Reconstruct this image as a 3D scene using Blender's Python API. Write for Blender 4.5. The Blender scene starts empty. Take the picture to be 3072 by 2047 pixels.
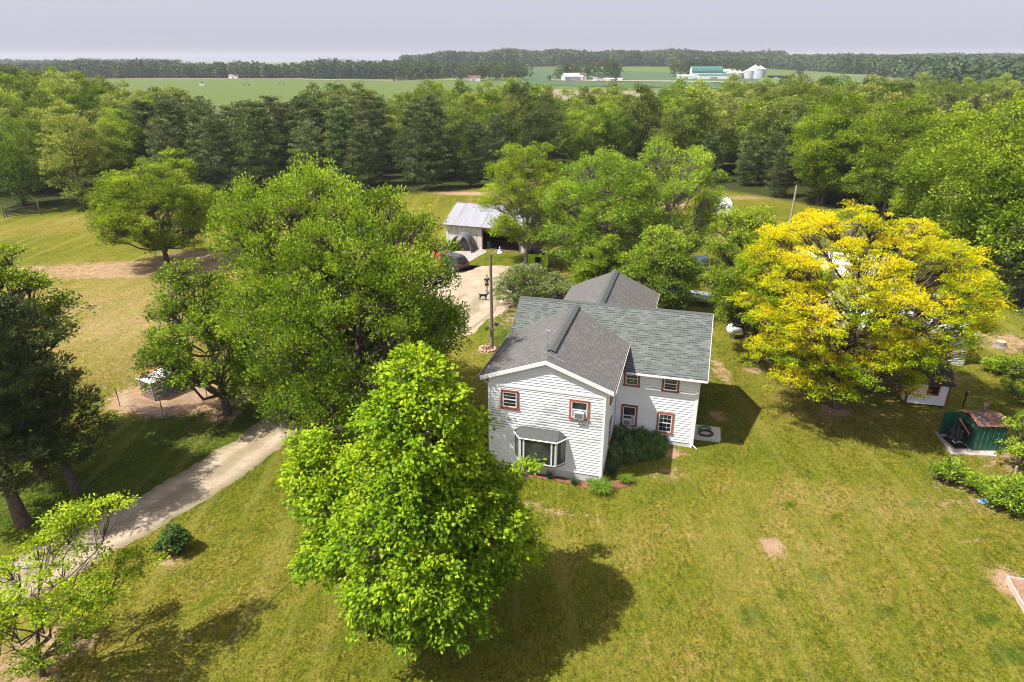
import bpy, bmesh, math, random
import numpy as np
from mathutils import Vector, Matrix
R = math.radians
rng = np.random.default_rng(7)
sc = bpy.context.scene
col = sc.collection
# ---------------------------------------------------------------- camera
PITCH, CAMH, FPX = 0.4005, 22.0, 1995.0      # drone about 22 m up, 24 mm equivalent lens, tilted 23 degrees down
cd = bpy.data.cameras.new('camera'); cam = bpy.data.objects.new('camera', cd); col.objects.link(cam)
cd.sensor_width = 36; cd.lens = 36 * FPX / 3072; cd.clip_start = .5; cd.clip_end = 12000
cam.location = (0, 0, CAMH); cam.rotation_euler = (math.pi / 2 - PITCH, 0, 0); sc.camera = cam
# ---------------------------------------------------------------- world, sun, exposure
SUN_EL, SHADOW_DIR = R(57), R(18)
w = bpy.data.worlds.new('World'); sc.world = w; w.use_nodes = True
nt = w.node_tree; nt.nodes.clear()
sky = nt.nodes.new('ShaderNodeTexSky'); sky.sky_type = 'NISHITA'; sky.sun_disc = False
sky.sun_elevation = SUN_EL; sky.sun_rotation = R(252); sky.air_density = 1.0; sky.dust_density = 2.6; sky.ozone_density = 1.0
hs = nt.nodes.new('ShaderNodeHueSaturation'); hs.inputs['Saturation'].default_value = .42
tn = nt.nodes.new('ShaderNodeMix'); tn.data_type = 'RGBA'; tn.blend_type = 'MULTIPLY'; tn.inputs[0].default_value = 1
tn.inputs[7].default_value = (1.0, .985, 1.05, 1)
bg = nt.nodes.new('ShaderNodeBackground'); bg.inputs[1].default_value = .133
wo = nt.nodes.new('ShaderNodeOutputWorld')
hz0 = nt.nodes.new('ShaderNodeMix'); hz0.data_type = 'RGBA'; hz0.inputs[0].default_value = .68; hz0.inputs[7].default_value = (2.66, 2.66, 3.15, 1)   # thin even high haze over the clear sky
nt.links.new(sky.outputs[0], hs.inputs['Color']); nt.links.new(hs.outputs[0], hz0.inputs[6]); nt.links.new(hz0.outputs[2], tn.inputs[6]); nt.links.new(tn.outputs[2], bg.inputs[0]); nt.links.new(bg.outputs[0], wo.inputs[0])
ld = bpy.data.lights.new('sun', 'SUN'); ld.energy = 4.9; ld.angle = R(.6); ld.color = (1, .955, .88)
sun = bpy.data.objects.new('sun', ld); col.objects.link(sun)
sd = Vector((math.cos(SHADOW_DIR) * math.cos(SUN_EL), math.sin(SHADOW_DIR) * math.cos(SUN_EL), -math.sin(SUN_EL)))
sun.rotation_euler = sd.to_track_quat('-Z', 'Y').to_euler()
sc.view_settings.view_transform = 'Standard'; sc.view_settings.look = 'None'; sc.view_settings.exposure = .7; sc.view_settings.gamma = 1
cy = sc.cycles; cy.use_denoising = True; cy.filter_width = 1.05
cy.max_bounces = 6; cy.diffuse_bounces = 3; cy.glossy_bounces = 2; cy.transmission_bounces = 3; cy.transparent_max_bounces = 4; cy.volume_bounces = 0
cy.caustics_reflective = False; cy.caustics_refractive = False
# ---------------------------------------------------------------- helpers
def G(u, v, z=0.0):
    """point at height z seen at photo position u, v (3072 px wide photograph)"""
    a = (u - 1536) / FPX; b = (1023.5 - v) / FPX; c, s = math.cos(PITCH), math.sin(PITCH)
    t = (z - CAMH) / (-s + b * c)
    return Vector((a * t, (c + b * s) * t, z))
def D(u, v, z=0.0): return G(u * 1.30557, v * 1.30557, z)
def DY(u, v, Y):
    """point at forward distance Y"""
    u *= 1.30557; v *= 1.30557
    a = (u - 1536) / FPX; b = (1023.5 - v) / FPX; c, s = math.cos(PITCH), math.sin(PITCH)
    t = Y / (c + b * s)
    return Vector((a * t, Y, CAMH + (-s + b * c) * t))
def tag(o, label=None, cat=None, group=None, kind=None):
    if label: o['label'] = label
    if cat: o['category'] = cat
    if group: o['group'] = group
    if kind: o['kind'] = kind
    return o
def thing(name, loc, rz=0, label=None, cat=None, group=None):
    o = bpy.data.objects.new(name, None); col.objects.link(o); o.location = loc; o.rotation_euler = (0, 0, rz)
    o.empty_display_size = .2
    return tag(o, label, cat, group)
def copy_tree(o, parent=None):
    c = o.copy(); col.objects.link(c); c.parent = parent
    for ch in list(o.children): copy_tree(ch, c)
    return c
def link_mesh(name, me, m, parent=None):
    for mm in (m if isinstance(m, (list, tuple)) else [m]): me.materials.append(mm)
    o = bpy.data.objects.new(name, me); col.objects.link(o)
    if parent is not None: o.parent = parent
    return o
class MB:
    """collects simple shapes into one mesh with metre uvs"""
    def __init__(s): s.v = []; s.f = []; s.uv = []; s.mi = []
    def face(s, pts, uv=None, mi=0):
        n = len(s.v); s.v += [tuple(p) for p in pts]; s.f.append(tuple(range(n, n + len(pts))))
        if uv is None:
            p = [Vector(q) for q in pts]; a = (p[1] - p[0]); a = a.normalized() if a.length > 1e-6 else Vector((1, 0, 0))
            nn = (p[1] - p[0]).cross(p[2] - p[1]); nn = nn.normalized() if nn.length > 1e-9 else Vector((0, 0, 1)); b = nn.cross(a)
            uv = [((q - p[0]).dot(a), (q - p[0]).dot(b)) for q in p]
        s.uv.append(uv); s.mi.append(mi)
    def box(s, x0, x1, y0, y1, z0, z1, mi=0, M=None):
        P = [Vector((x, y, z)) for z in (z0, z1) for y in (y0, y1) for x in (x0, x1)]
        if M is not None: P = [M @ p for p in P]
        for q in ((0, 2, 3, 1), (4, 5, 7, 6), (0, 1, 5, 4), (2, 6, 7, 3), (0, 4, 6, 2), (1, 3, 7, 5)): s.face([P[i] for i in q], mi=mi)
    def slab(s, pts, t, mi=0, uv=None):
        """top polygon pts with thickness t measured down its normal"""
        p = [Vector(q) for q in pts]; n = (p[1] - p[0]).cross(p[2] - p[1]).normalized()
        if n.z < 0: p.reverse(); n = -n; uv = uv[::-1] if uv else None
        b = [q - n * t for q in p]
        s.face(p, uv, mi); s.face(b[::-1], None, mi)
        for i in range(len(p)): j = (i + 1) % len(p); s.face([p[j], p[i], b[i], b[j]], None, mi)
    def tube(s, pts, rad, sides=8, mi=0, cap=True):
        pts = [Vector(p) for p in pts]; n = len(pts); rad = [rad] * n if not hasattr(rad, '__len__') else list(rad)
        rings = []
        for i, p in enumerate(pts):
            d = (pts[min(i + 1, n - 1)] - pts[max(i - 1, 0)]); d = d.normalized() if d.length > 1e-9 else Vector((0, 0, 1))
            a = d.cross(Vector((0, 0, 1)) if abs(d.z) < .9 else Vector((1, 0, 0))).normalized(); b = d.cross(a)
            rings.append([p + (a * math.cos(t) + b * math.sin(t)) * rad[i] for t in (2 * math.pi * k / sides for k in range(sides))])
        for i in range(n - 1):
            for k in range(sides):
                j = (k + 1) % sides; s.face([rings[i][k], rings[i][j], rings[i + 1][j], rings[i + 1][k]], mi=mi)
        if cap: s.face(rings[0][::-1], mi=mi); s.face(rings[-1], mi=mi)
    def lathe(s, prof, c=(0, 0, 0), sides=16, mi=0):
        c = Vector(c)
        R_ = [[c + Vector((r * math.cos(t), r * math.sin(t), z)) for t in (2 * math.pi * k / sides for k in range(sides))] for r, z in prof]
        for i in range(len(prof) - 1):
            for k in range(sides):
                j = (k + 1) % sides; s.face([R_[i][k], R_[i][j], R_[i + 1][j], R_[i + 1][k]], mi=mi)
        s.face(R_[0][::-1], mi=mi); s.face(R_[-1], mi=mi)
    def build(s, name, m, parent=None, smooth=False, merge=False):
        me = bpy.data.meshes.new(name); me.from_pydata(s.v, [], s.f)
        ul = me.uv_layers.new(name='UVMap'); flat = [c for f in s.uv for q in f for c in q]; ul.data.foreach_set('uv', flat)
        me.polygons.foreach_set('material_index', s.mi)
        if smooth or merge:
            bm = bmesh.new(); bm.from_mesh(me); bmesh.ops.remove_doubles(bm, verts=bm.verts, dist=1e-5)
            if smooth:
                for f in bm.faces: f.smooth = True
            bm.to_mesh(me); bm.free()
        me.validate(); me.update()
        return link_mesh(name, me, m, parent)
# ---------------------------------------------------------------- materials
def newmat(name):
    m = bpy.data.materials.new(name); m.use_nodes = True; return m, m.node_tree, m.node_tree.nodes['Principled BSDF']
def N(nt, t, **k):
    n = nt.nodes.new(t)
    for a, b in k.items():
        if a.startswith('i_'):
            n.inputs[int(a[2:]) if a[2:].isdigit() else a[2:].replace('_', ' ')].default_value = b
        else: setattr(n, a, b)
    return n
def c4(c): return (c[0], c[1], c[2], 1)
def ramp(nt, fac, stops):
    r = nt.nodes.new('ShaderNodeValToRGB'); e = r.color_ramp.elements
    while len(e) < len(stops): e.new(.5)
    for k, (p, c) in enumerate(stops): e[k].position = p; e[k].color = c4(c) if hasattr(c, '__len__') else (c, c, c, 1)
    nt.links.new(fac, r.inputs[0]); return r.outputs[0]
def coord(nt, kind='Object'): return nt.nodes.new('ShaderNodeTexCoord').outputs[kind]
def noise(nt, vec, scale, detail=4, rough=.6, stretch=None, dist=0):
    if stretch:
        mp = nt.nodes.new('ShaderNodeMapping'); mp.inputs['Scale'].default_value = stretch; nt.links.new(vec, mp.inputs[0]); vec = mp.outputs[0]
    n = nt.nodes.new('ShaderNodeTexNoise'); n.inputs['Scale'].default_value = scale; n.inputs['Detail'].default_value = detail; n.inputs['Roughness'].default_value = rough
    n.inputs['Distortion'].default_value = dist
    nt.links.new(vec, n.inputs['Vector']); return n.outputs[0]
def mixc(nt, fac, a, b, mode='MIX'):
    n = nt.nodes.new('ShaderNodeMix'); n.data_type = 'RGBA'; n.blend_type = mode
    for s, x in ((0, fac), (6, a), (7, b)):
        if hasattr(x, 'is_linked') or hasattr(x, 'links'): nt.links.new(x, n.inputs[s])
        else: n.inputs[s].default_value = c4(x) if hasattr(x, '__len__') else x
    return n.outputs[2]
def mth(nt, op, a, b=0.0, c=0.0, clamp=False):
    n = nt.nodes.new('ShaderNodeMath'); n.operation = op; n.use_clamp = clamp
    for i, x in enumerate((a, b, c)):
        if hasattr(x, 'links'): nt.links.new(x, n.inputs[i])
        else: n.inputs[i].default_value = x
    return n.outputs[0]
def bump(nt, p, h, strength=.5, dist=.02):
    b = nt.nodes.new('ShaderNodeBump'); b.inputs['Strength'].default_value = strength; b.inputs['Distance'].default_value = dist
    nt.links.new(h, b.inputs['Height']); nt.links.new(b.outputs[0], p.inputs['Normal'])
def plain(name, a, b=None, rough=.7, scale=3.0, metal=0, spec=.3, bmp=0, lo=.35, hi=.65, stretch=None):
    m, nt, p = newmat(name); v = coord(nt)
    n = noise(nt, v, scale, 6, .65, stretch)
    nt.links.new(ramp(nt, n, [(lo, a), (hi, b or tuple(x * .8 for x in a))]), p.inputs['Base Color'])
    p.inputs['Roughness'].default_value = rough; p.inputs['Metallic'].default_value = metal; p.inputs['Specular IOR Level'].default_value = spec
    if bmp: bump(nt, p, n, .6, bmp)
    return m
def leafmat(name, dark, mid, light, trans=.35, objvar=.0, tip=None, rough=.5):
    """leaf colour varies per leaf and per spray (face attribute) and a little per tree"""
    m, nt, p = newmat(name)
    at = N(nt, 'ShaderNodeAttribute', attribute_name='tint')
    f = at.outputs['Fac']
    if objvar:
        oi = nt.nodes.new('ShaderNodeObjectInfo')
        f = mth(nt, 'ADD', f, mth(nt, 'MULTIPLY', mth(nt, 'SUBTRACT', oi.outputs['Random'], .5), objvar))
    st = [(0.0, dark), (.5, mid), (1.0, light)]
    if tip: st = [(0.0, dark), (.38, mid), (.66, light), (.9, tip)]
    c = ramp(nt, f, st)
    if objvar:
        hv = nt.nodes.new('ShaderNodeHueSaturation')
        r2 = mth(nt, 'FRACT', mth(nt, 'MULTIPLY', oi.outputs['Random'], 17.3))
        nt.links.new(mth(nt, 'ADD', .478, mth(nt, 'MULTIPLY', r2, .04)), hv.inputs['Hue'])
        r3 = mth(nt, 'FRACT', mth(nt, 'MULTIPLY', oi.outputs['Random'], 91.7))
        nt.links.new(mth(nt, 'ADD', .78, mth(nt, 'MULTIPLY', r3, .46)), hv.inputs['Value'])
        nt.links.new(mth(nt, 'ADD', .82, mth(nt, 'MULTIPLY', r2, .25)), hv.inputs['Saturation'])
        nt.links.new(c, hv.inputs['Color']); c = hv.outputs[0]
    nt.links.new(c, p.inputs['Base Color']); p.inputs['Roughness'].default_value = .6; p.inputs['Specular IOR Level'].default_value = .14
    tr = nt.nodes.new('ShaderNodeBsdfTranslucent'); g = mixc(nt, 1.0, c, (1.15, 1.1, .55), 'MULTIPLY'); nt.links.new(g, tr.inputs[0])
    mx = nt.nodes.new('ShaderNodeMixShader'); mx.inputs[0].default_value = trans
    nt.links.new(p.outputs[0], mx.inputs[1]); nt.links.new(tr.outputs[0], mx.inputs[2])
    nt.links.new(mx.outputs[0], nt.nodes['Material Output'].inputs[0])
    return m
M_bark = plain('bark', (.16, .12, .09), (.055, .042, .035), .9, 6, bmp=.03, stretch=(3, 3, .6))
M_barkp = plain('pine_bark', (.19, .13, .11), (.05, .038, .035), .9, 5, bmp=.04, stretch=(3, 3, .7))
M_barkl = plain('pale_bark', (.32, .28, .24), (.14, .11, .09), .9, 6, bmp=.02, stretch=(3, 3, .6))
M_dead = plain('dead_twig', (.55, .5, .45), (.32, .28, .25), .9, 6)
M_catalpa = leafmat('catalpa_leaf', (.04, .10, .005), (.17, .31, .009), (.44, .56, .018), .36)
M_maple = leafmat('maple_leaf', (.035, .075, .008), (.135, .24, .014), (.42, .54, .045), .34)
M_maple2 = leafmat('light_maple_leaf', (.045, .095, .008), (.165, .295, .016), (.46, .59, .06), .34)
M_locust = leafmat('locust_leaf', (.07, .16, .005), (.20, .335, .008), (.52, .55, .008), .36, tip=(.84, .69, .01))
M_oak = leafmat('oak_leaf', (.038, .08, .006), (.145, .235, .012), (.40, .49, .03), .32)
M_small = leafmat('dark_maple_leaf', (.05, .095, .012), (.125, .205, .022), (.3, .4, .045), .3)
M_forest = leafmat('woodland_leaf', (.024, .052, .008), (.12, .19, .015), (.38, .46, .04), .24, objvar=.45)
M_lime = leafmat('young_leaf', (.09, .15, .01), (.2, .3, .014), (.38, .46, .03), .38, objvar=.2)
M_limeb = leafmat('bright_young_leaf', (.06, .12, .008), (.20, .32, .012), (.48, .58, .03), .36)
M_pine = leafmat('pine_needle', (.018, .036, .014), (.08, .125, .036), (.30, .37, .12), .12, objvar=.25)
M_pineb = leafmat('brown_pine_needle', (.06, .065, .025), (.13, .12, .05), (.22, .19, .08), .12, objvar=.2)
M_fgpine = leafmat('near_pine_needle', (.022, .04, .016), (.06, .09, .026), (.17, .2, .055), .12)
M_rust = leafmat('dying_leaf', (.12, .06, .035), (.24, .11, .06), (.35, .19, .1), .2)
M_shrub = leafmat('shrub_leaf', (.035, .09, .018), (.08, .17, .03), (.17, .28, .06), .25)
M_lilac = leafmat('lilac_leaf', (.03, .06, .012), (.085, .15, .02), (.2, .29, .035), .25, tip=(.34, .33, .2))
M_iris = leafmat('iris_leaf', (.03, .07, .035), (.055, .12, .055), (.1, .19, .09), .25)
M_lily = leafmat('daylily_leaf', (.09, .17, .015), (.18, .3, .025), (.3, .42, .05), .35)
M_weed = leafmat('weed_leaf', (.04, .09, .026), (.12, .23, .06), (.30, .44, .15), .25)
# ---------------------------------------------------------------- leaves and branches (numpy)
def unit(a): return a / np.maximum(np.linalg.norm(a, axis=-1, keepdims=True), 1e-9)
def leaf_mesh(name, C, Dv, Nv, L, Wd, tint, fold=.12):
    n = len(C); T = unit(np.cross(Dv, Nv)); Nn = unit(np.cross(T, Dv)); L = np.asarray(L)[:, None]; Wd = np.asarray(Wd)[:, None]
    V = np.empty((n, 4, 3), np.float32)
    V[:, 0] = C - Dv * L * .5; V[:, 2] = C + Dv * L * .5
    mid = C - Dv * L * .08
    V[:, 1] = mid + T * Wd * .5 + Nn * L * fold; V[:, 3] = mid - T * Wd * .5 + Nn * L * fold
    me = bpy.data.meshes.new(name); me.vertices.add(4 * n); me.vertices.foreach_set('co', V.ravel())
    me.loops.add(4 * n); me.loops.foreach_set('vertex_index', np.arange(4 * n, dtype=np.int32))
    me.polygons.add(n); me.polygons.foreach_set('loop_start', np.arange(0, 4 * n, 4, dtype=np.int32))
    try: me.polygons.foreach_set('loop_total', np.full(n, 4, np.int32))
    except Exception: pass
    a = me.attributes.new('tint', 'FLOAT', 'FACE'); a.data.foreach_set('value', np.clip(tint, 0, 1).astype(np.float32))
    me.update(calc_edges=True); return me
def tubes_mesh(name, lines, sides=6):
    """lines: list of (points, radii)"""
    V = []; F = []; n = 0
    ang = np.arange(sides) * 2 * np.pi / sides
    for P, rad in lines:
        P = np.asarray(P, float); rad = np.asarray(rad, float); k = len(P)
        d = np.empty_like(P); d[1:-1] = P[2:] - P[:-2]; d[0] = P[1] - P[0]; d[-1] = P[-1] - P[-2]; d = unit(d)
        ref = np.where(np.abs(d[:, 2:3]) < .9, np.array([[0, 0, 1.]]), np.array([[1., 0, 0]]))
        a = unit(np.cross(d, ref)); b = np.cross(d, a)
        ring = P[:, None] + (a[:, None] * np.cos(ang)[None, :, None] + b[:, None] * np.sin(ang)[None, :, None]) * rad[:, None, None]
        V.append(ring.reshape(-1, 3))
        i = np.arange(k - 1)[:, None] * sides + n; j = np.arange(sides)[None]; j2 = (j + 1) % sides
        F.append(np.stack([i + j, i + j2, i + sides + j2, i + sides + j], -1).reshape(-1, 4)); n += k * sides
    V = np.concatenate(V).astype(np.float32); F = np.concatenate(F).astype(np.int32)
    me = bpy.data.meshes.new(name); me.vertices.add(len(V)); me.vertices.foreach_set('co', V.ravel())
    me.loops.add(F.size); me.loops.foreach_set('vertex_index', F.ravel()); me.polygons.add(len(F))
    me.polygons.foreach_set('loop_start', np.arange(0, F.size, 4, dtype=np.int32))
    try: me.polygons.foreach_set('loop_total', np.full(len(F), 4, np.int32))
    except Exception: pass
    me.update(calc_edges=True); me.polygons.foreach_set('use_smooth', np.ones(len(F), bool)); return me
def curve(a, b, k=4, sag=0., wob=.0, r=None):
    a = np.asarray(a, float); b = np.asarray(b, float); t = np.linspace(0, 1, k)[:, None]
    P = a + (b - a) * t; P[:, 2] += sag * np.sin(np.pi * t[:, 0])
    if wob and r is not None: P[1:-1] += r.normal(0, wob, (k - 2, 3))
    return P
def rnd_dir(r, n): return unit(r.normal(size=(n, 3)))
def spray_leaves(r, centres, outd, per, rad, flat, size, up=.8, asp=.55, tintc=None, droop=.2, tvar=.22, puff=.5):
    """leaf sprays: flattened clusters round every centre, lying roughly level, tips pointing out"""
    n = len(centres); k = n * per; ci = np.repeat(np.arange(n), per)
    ou = rnd_dir(r, k); ou[:, 2] = np.where(ou[:, 2] < -.55, -ou[:, 2], ou[:, 2]); off = ou * (r.random(k)[:, None] ** (.5 if puff < .8 else .36))
    rr = rad[ci][:, None] if hasattr(rad, '__len__') else rad
    off = off * rr; off[:, 2] *= flat
    C = centres[ci] + off
    od = outd[ci]
    Dv = unit(od * .7 + off / np.maximum(rr, 1e-6) * .8 + r.normal(0, .45, (k, 3)) + np.array([0, 0, -droop]))
    Nv = unit(np.array([0, 0, up]) * (1 - .35 * min(puff, 1)) + od * .35 + ou * puff + r.normal(0, .42 if puff < .8 else .34, (k, 3)))
    L = size * r.uniform(.65, 1.3, k)
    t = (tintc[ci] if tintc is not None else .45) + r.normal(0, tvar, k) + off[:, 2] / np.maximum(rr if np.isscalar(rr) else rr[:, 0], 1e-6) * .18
    return C, Dv, Nv, L, L * asp, t
def env_lobes(r, prof, n, size, lean=(0, 0)):
    """lobes filling an envelope given as [(z, radius)...]"""
    z = np.array([p[0] for p in prof], float); rd = np.array([p[1] for p in prof], float)
    zz = np.linspace(z[0], z[-1], 200); rr = np.interp(zz, z, rd); wts = rr + .3; cdf = np.cumsum(wts) / wts.sum()
    out = []
    for i in range(n):
        zi = np.interp((i + r.random()) / n, cdf, zz); ri = np.interp(zi, z, rd); s = size * r.uniform(.7, 1.25) * (.55 + .45 * min(1, ri / rd.max()))
        a = i * 2.39996 + r.normal(0, .35); q = max(0, ri - s * .75) * r.uniform(.8, 1.08)
        f = (zi - z[0]) / max(z[-1] - z[0], 1e-6)
        out.append((q * math.cos(a) + lean[0] * f, q * math.sin(a) + lean[1] * f, zi, s, s, s * .72))
    return out
def crown(r, lobes, H, nclump, crad, per, leaf, trunk_r=.25, cut=None, asp=.55, flat=.6, up=.8, droop=.2, inner=.25, tbase=.42, tout=.2, base=(0, 0), twigs=True, sides=6, lean=(0, 0), fork=.3, tvar=.2, jag=.12, puff=.55, tw=1.0):
    Lb = np.array(lobes, float); area = Lb[:, 3] * Lb[:, 5]; pr = area / area.sum()
    idx = r.choice(len(Lb), nclump * 2, p=pr); d = rnd_dir(r, len(idx)); d[:, 2] = np.where(d[:, 2] < -.35, -d[:, 2] * .8, d[:, 2]); d = unit(d)
    q = np.where(r.random(len(idx)) < inner, r.uniform(.3, .85, len(idx)), r.uniform(.84, 1.0 + jag, len(idx)))
    C = Lb[idx, :3] + d * Lb[idx, 3:6] * q[:, None]
    inside = np.zeros(len(C)); 
    for j in range(len(Lb)):
        e = ((C - Lb[j, :3]) / (Lb[j, 3:6] * .78)); inside += ((e ** 2).sum(1) < 1) & (idx != j)
    keep = (inside < 1) | (r.random(len(C)) < .18); keep &= C[:, 2] > .5
    if cut is not None: keep &= ~cut(C)
    C = C[keep][:nclump]; d = d[keep][:nclump]; idx = idx[keep][:nclump]
    cen = np.array([0, 0, H * .45]); od = unit(d + .4 * unit(C - cen))
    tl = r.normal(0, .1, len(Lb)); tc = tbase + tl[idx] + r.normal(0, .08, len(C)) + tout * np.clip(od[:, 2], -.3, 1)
    rad = crad * r.uniform(.6, 1.3, len(C))
    args = spray_leaves(r, C, od, per, rad, flat, leaf, up, asp, tc, droop, tvar, puff)
    # limbs
    lines = []; zt = H * .82; k = 7; t = np.linspace(0, 1, k)
    tp = np.stack([t ** 1.5 * lean[0] * .8 + np.r_[0, r.normal(0, .1, k - 1)] * H * .03, t ** 1.5 * lean[1] * .8 + np.r_[0, r.normal(0, .1, k - 1)] * H * .03, t * zt], 1)
    tr = trunk_r * (1 - t * .86); tr[0] *= 1.35
    lines.append((tp, tr))
    for j in range(len(Lb)):
        c = Lb[j, :3]; zs = np.clip(c[2] - np.hypot(c[0], c[1]) * .75 - .3, H * fork * .55, zt * .93); f = zs / zt
        p0 = np.array([np.interp(f, t, tp[:, 0]), np.interp(f, t, tp[:, 1]), zs]); r0 = np.interp(f, t, tr) * .55
        ln = curve(p0, c, 6, sag=-.04 * H * r.random(), wob=.12 + .01 * H, r=r); lines.append((ln, np.linspace(r0, (.035 + .004 * H * .3) * tw, 6)))
        if twigs:
            mine = np.where(idx == j)[0]
            for q_ in mine[:: 1 if len(mine) < 40 else 2]:
                s = r.integers(3, 6); lines.append((curve(ln[s], C[q_], 4, sag=.1, wob=.08, r=r), np.array([.04, .028, .018, .008]) * (.7 + H * .03) * tw))
    return args, tubes_mesh('trunk', lines, sides)
def pine(r, H, Rb, nwh, crad, per, leaf, trunk_r=.22, z0=.12, pw=.75, asp=.22, lean=(0, 0), thin=0, sides=6):
    lines = []; k = 6; t = np.linspace(0, 1, k)
    tp = np.stack([t * lean[0] + np.r_[0, r.normal(0, .05, k - 1)], t * lean[1] + np.r_[0, r.normal(0, .05, k - 1)], t * H], 1); tr = trunk_r * (1.02 - t); tr[0] *= 1.25; lines.append((tp, tr))
    C = []; OD = []; RD = []; TT = []
    for w_ in range(nwh):
        f = z0 + (1 - z0) * (w_ + r.random() * .6) / nwh; nb = r.integers(4, 7); a0 = r.random() * 6.28
        for b in range(nb):
            if r.random() < thin: continue
            a = a0 + b * 6.283 / nb + r.normal(0, .2); Lb = Rb * ((1 - f) ** pw * .95 + .06) * r.uniform(.65, 1.15) * min(1, .55 + (f - z0) * 3)
            rise = r.uniform(-.05, .3) + f * .45; p0 = np.array([np.interp(f, t, tp[:, 0]), np.interp(f, t, tp[:, 1]), f * H])
            dv = np.array([math.cos(a), math.sin(a), rise]); p1 = p0 + dv * Lb; ln = curve(p0, p1, 4, sag=-.06 * Lb, wob=.05, r=r)
            lines.append((ln, np.linspace(max(.03, trunk_r * .28 * (1 - f * .6)), .012, 4)))
            m = max(2, int(Lb / (crad * .62)))
            for q in range(m):
                g = .3 + .7 * (q + r.random() * .6) / m; side = r.normal(0, .26 * Lb * (1 - abs(g - .65)), 1)[0]
                c = p0 + (p1 - p0) * g + np.array([-math.sin(a), math.cos(a), 0]) * side; c[2] += -.06 * Lb * math.sin(math.pi * g) + r.normal(0, .08)
                C.append(c); OD.append([math.cos(a) * .8, math.sin(a) * .8, .35]); RD.append(crad * r.uniform(.6, 1.2)); TT.append(.4 + .25 * g + r.normal(0, .1))
    C = np.array(C); OD = unit(np.array(OD)); RD = np.array(RD); TT = np.array(TT)
    n = len(C); kk = n * per; ci = np.repeat(np.arange(n), per); off = rnd_dir(r, kk) * (r.random(kk)[:, None] ** .45) * RD[ci][:, None]; off[:, 2] *= .5
    P = C[ci] + off; Dv = unit(OD[ci] * .6 + off / RD[ci][:, None] * 1.1 + r.normal(0, .35, (kk, 3)) + np.array([0, 0, .25])); Nv = unit(r.normal(0, .45, (kk, 3)) + off / RD[ci][:, None] * 1.1 + np.array([0, 0, .55]))
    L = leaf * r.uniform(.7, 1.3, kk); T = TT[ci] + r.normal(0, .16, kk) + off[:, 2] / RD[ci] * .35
    return (P, Dv, Nv, L, L * asp, T), tubes_mesh('trunk', lines, sides)
def place_tree(name, res, mleaf, mbark, loc, rz=0, label=None, cat='tree', group=None, s=1):
    args, tm = res
    t = thing(name, loc, rz, label, cat, group); t.scale = (s, s, s)
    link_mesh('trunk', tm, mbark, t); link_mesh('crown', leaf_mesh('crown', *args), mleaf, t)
    return t
# ---------------------------------------------------------------- terrain
def sstep(t): t = np.clip(t, 0, 1); return t * t * (3 - 2 * t)
def terrain(x, y):
    x = np.asarray(x, float); y = np.asarray(y, float); az = x / np.maximum(y, 1)
    A = np.interp(az, [-.9, -.3, -.17, -.11, -.05, .1, .4, .9], [0, 0, 0, 7, 13, 15, 15, 15])
    z = A * sstep((y - 480) / 1400)
    z = z + 6 * np.exp(-(((x + 75) / 190) ** 2 + ((y - 1500) / 260) ** 2)) + 3 * np.exp(-(((x - 330) / 260) ** 2 + ((y - 1500) / 300) ** 2))
    z = z + np.where(az > .3, 2.2 * np.sin(x * .008 + 1) * np.sin(y * .006) * sstep((y - 400) / 300), 0)
    return z
def tz(x, y): return float(terrain(x, y))
def graded(lo, hi, s0, far, g):
    a = list(np.arange(lo, hi + 1e-6, s0)); st = s0
    while a[-1] < far: st *= g; a.append(a[-1] + st)
    return a
xp = graded(0, 60, .5, 7500, 1.09); xs = np.array([-q for q in xp[::-1][:-1]] + xp)
ys = np.array([-400, -150, -60, -20, 0, 6] + graded(10, 112, .5, 7500, 1.06))
X, Y = np.meshgrid(xs, ys); Z = terrain(X, Y)
nse = np.random.default_rng(3)
def lowfreq(X, Y, sc_, seed):
    r = np.random.default_rng(seed); o = 0
    for k in range(14):
        a = r.random() * 6.28; f = r.uniform(.5, 1.8) / sc_; o = o + np.sin((X * math.cos(a) + Y * math.sin(a)) * f + r.random() * 6.28)
    return o / 14 ** .5
def blob(c, rx, ry, rot=0, soft=.5):
    c = Vector(c); dx, dy = X - c.x, Y - c.y; cs, sn = math.cos(rot), math.sin(rot)
    q = np.sqrt(((dx * cs + dy * sn) / rx) ** 2 + ((-dx * sn + dy * cs) / ry) ** 2)
    return 1 - sstep((q - (1 - soft)) / (2 * soft))
# woodland outline as functions of bearing
def az_of(u, v): p = D(u, v); return p.x / p.y
FR = [(-300, 480), (0, 476), (250, 474), (500, 474), (760, 458), (1060, 441), (1150, 430), (1400, 404), (1560, 425), (1850, 470), (1950, 488), (2050, 535), (2150, 610), (2260, 680), (2353, 735), (2560, 800)]
fa = np.array([az_of(*p) for p in FR]); fy = np.array([D(*p).y for p in FR])
def yfront(az): return np.interp(az, fa, fy)
BK = [(-300, 230), (160, 230), (300, 200), (440, 175), (500, 152), (680, 150), (760, 185), (900, 205), (1230, 215), (1290, 168), (1340, 205), (1480, 215), (1600, 195), (1660, 215), (1760, 260), (2353, 290), (2560, 290)]
ba = np.array([(u - 1176.5) / 1528 / 1.06 for u, _ in BK]); by = np.array([float(q) for _, q in BK])
def yback(az): return np.interp(az, ba, by)
AZ = X / np.maximum(Y, 1)
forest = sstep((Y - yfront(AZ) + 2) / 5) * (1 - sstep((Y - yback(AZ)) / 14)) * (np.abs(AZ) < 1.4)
dirt = np.zeros_like(X)
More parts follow.
